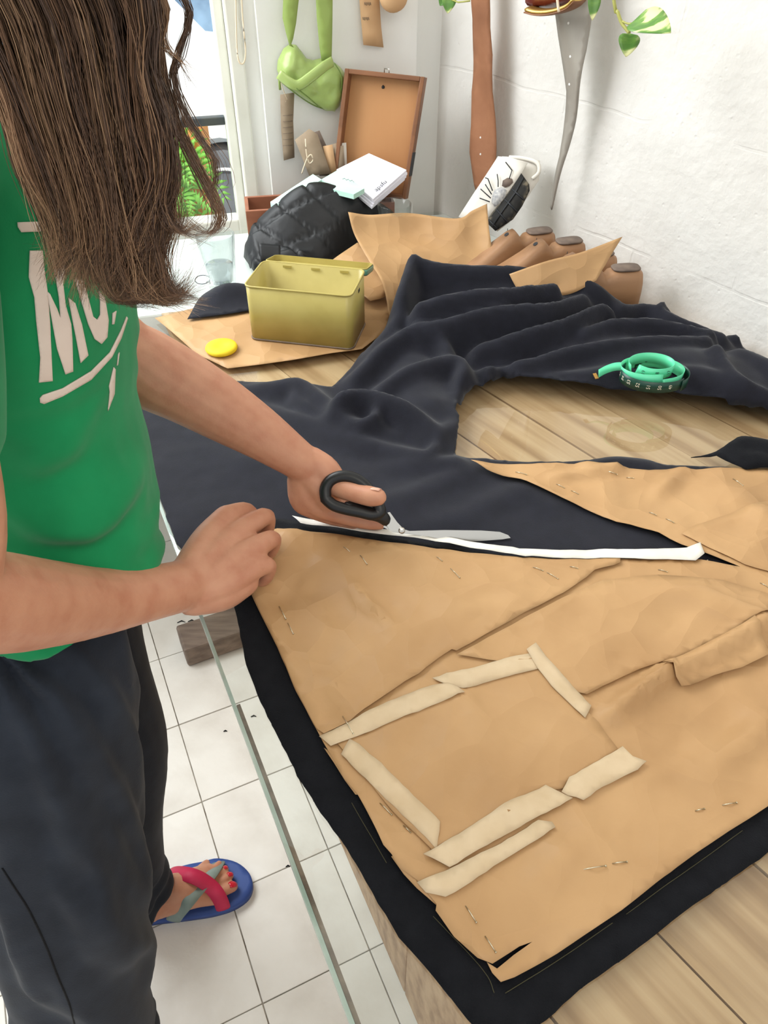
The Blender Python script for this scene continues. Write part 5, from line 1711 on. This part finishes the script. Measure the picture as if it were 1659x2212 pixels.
for pts, wid, ncl in LOCKS:
    base = np.array(pts, float)
    for c in range(int(ncl * 1.7)):
        offs = hr_.uniform(-.95, .95) * wid
        yd = .475 + hr_.uniform(-.035, .03) + (.02 if wid < 20 else 0)
        shift = hr_.normal(0, wid * .13, (len(base), 2))
        tone = np.array(tones[hr_.choice(len(tones), p=[.32, .24, .2, .14, .10])])
        endx = hr_.uniform(-75, 14)
        wv = (hr_.uniform(4, 13), hr_.uniform(0, 6.28), hr_.uniform(1.1, 1.9))
        for s in range(17 if wid > 20 else 9):
            q = base.copy()
            fan = np.linspace(.75, 1.0, len(q))
            q[:, 0] += offs * fan + shift[:, 0] + hr_.normal(0, 8.0 if wid > 20 else 2.2)
            q[:, 1] += shift[:, 1] * .6
            q[-1] += hr_.normal(0, 9, 2) + np.array([endx * .3, endx])
            q[1:-1, 0] += hr_.normal(0, 4.2, len(q) - 2)
            if hr_.random() < .06:
                q[2:, 0] += np.linspace(0, hr_.normal(8, 22), len(q) - 2)
            if wid > 20:
                q[2:, 0] += [wv[0] * math.sin(wv[1] + wv[2] * k) * (k / 4) for k in range(1, len(q) - 1)]
            Y = yd + hr_.normal(0, .006)
            fr_ = hr_.uniform(0, 6.28)
            W = [TY(a, b, Y + .004 * math.sin(fr_ + k)) for k, (a, b) in enumerate(q)]
            Pn = catmull([tuple(w) for w in W], 22)
            r0 = hr_.uniform(.00016, .00036)
            n0 = len(HV)
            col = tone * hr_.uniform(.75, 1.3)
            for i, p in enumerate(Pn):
                r = r0 * (1 - .75 * (i / 21) ** 3)
                x, y, z = p
                HV += [(x - r, y, z), (x + r * .5, y - r * .87, z), (x + r * .5, y + r * .87, z)]
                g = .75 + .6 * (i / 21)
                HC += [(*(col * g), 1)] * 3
            for i in range(21):
                for k in range(3):
                    k2 = (k + 1) % 3
                    HF.append((n0 + i * 3 + k, n0 + i * 3 + k2, n0 + (i + 1) * 3 + k2, n0 + (i + 1) * 3 + k))
hm = bpy.data.materials.new('brown_hair'); hm.use_nodes = True
hb = hm.node_tree.nodes['Principled BSDF']
at = hm.node_tree.nodes.new('ShaderNodeAttribute'); at.attribute_name = 'tone'
hm.node_tree.links.new(at.outputs['Color'], hb.inputs['Base Color'])
hb.inputs['Roughness'].default_value = 0.42
hb.inputs['Specular IOR Level'].default_value = 0.45
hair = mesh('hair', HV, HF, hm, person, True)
ca = hair.data.color_attributes.new('tone', 'FLOAT_COLOR', 'POINT')
ca.data.foreach_set('color', np.array(HC, dtype=np.float32).ravel())
hair['kind'] = 'stuff'
hair['label'] = 'long loose brown hair falling forward'

# ------------------------------------------------------------------ scissors in her far hand
sc_ = empty('scissors', T(900, 1155, .99), 'steel fabric scissors with black plastic handles held open in hand', 'scissors')
ring = [(704, 1078), (703, 1056), (714, 1038), (736, 1029), (760, 1031), (782, 1043), (798, 1060), (812, 1082), (822, 1104), (806, 1112), (778, 1106), (748, 1100), (722, 1092)]
rp = [tuple(T(a, b, .946 - .00012 * (a - 704) * .3)) for a, b in ring]
rp = catmull(rp + [rp[0]], 49)[:-1]
mesh('thumb_grip', *tube([(*p, .0062, .0075) for p in rp], 10, ref=Vector((0, -.74, .67)), closed=True), M['black_plastic'], sc_)
mesh('grip_shank', *limb([j(752, 1096, .948, .008), j(790, 1106, .950, .009), j(818, 1112, .953, .0085, .0105), j(832, 1122, .958, .0070, .0095)], 12, 12), M['black_plastic'], sc_)
fring = [(700, 1100), (735, 1096), (785, 1104), (820, 1120), (805, 1130), (760, 1127), (715, 1118)]
fp = [tuple(T(a, b, 1.000)) for a, b in fring]
fp = catmull(fp + [fp[0]], 33)[:-1]
mesh('finger_grip', *tube([(*p, .0045) for p in fp], 8, closed=True), M['black_plastic'], sc_)


def blade(name, outline, p0, n, th):
    o = slab(name, outline, p0, n, th, M['steel'], sc_, None, .02)
    o.data.polygons.foreach_set('use_smooth', [False] * len(o.data.polygons))
    return o


bn = Vector((0.12, -0.80, 0.58))
p0b = T(960, 1155, .992)
blade('blade', [(822, 1112), (842, 1106), (858, 1128), (872, 1143), (884, 1147), (960, 1145), (1040, 1146), (1080, 1149), (1098, 1156), (1103, 1162), (1085, 1165), (1020, 1170), (980, 1170), (930, 1160), (890, 1152), (868, 1150), (842, 1146)], p0b, bn, .0022)
blade('blade', [(815, 1132), (840, 1138), (880, 1149), (950, 1150), (1040, 1154), (1075, 1160), (1020, 1168), (970, 1168), (900, 1156), (850, 1150)], p0b - bn * .0040, bn, .0022)
pv = PL(868, 1146, p0b + bn * .0005, bn)
rotb = bn.to_track_quat('Z', 'Y').to_matrix()
V, F = lathe((0, 0, 0), [(.0042, 0), (.0042, .0010), (.003, .0018)], 16)
mesh('pivot_screw', [pv + rotb @ v for v in V], F, M['steel'], sc_)
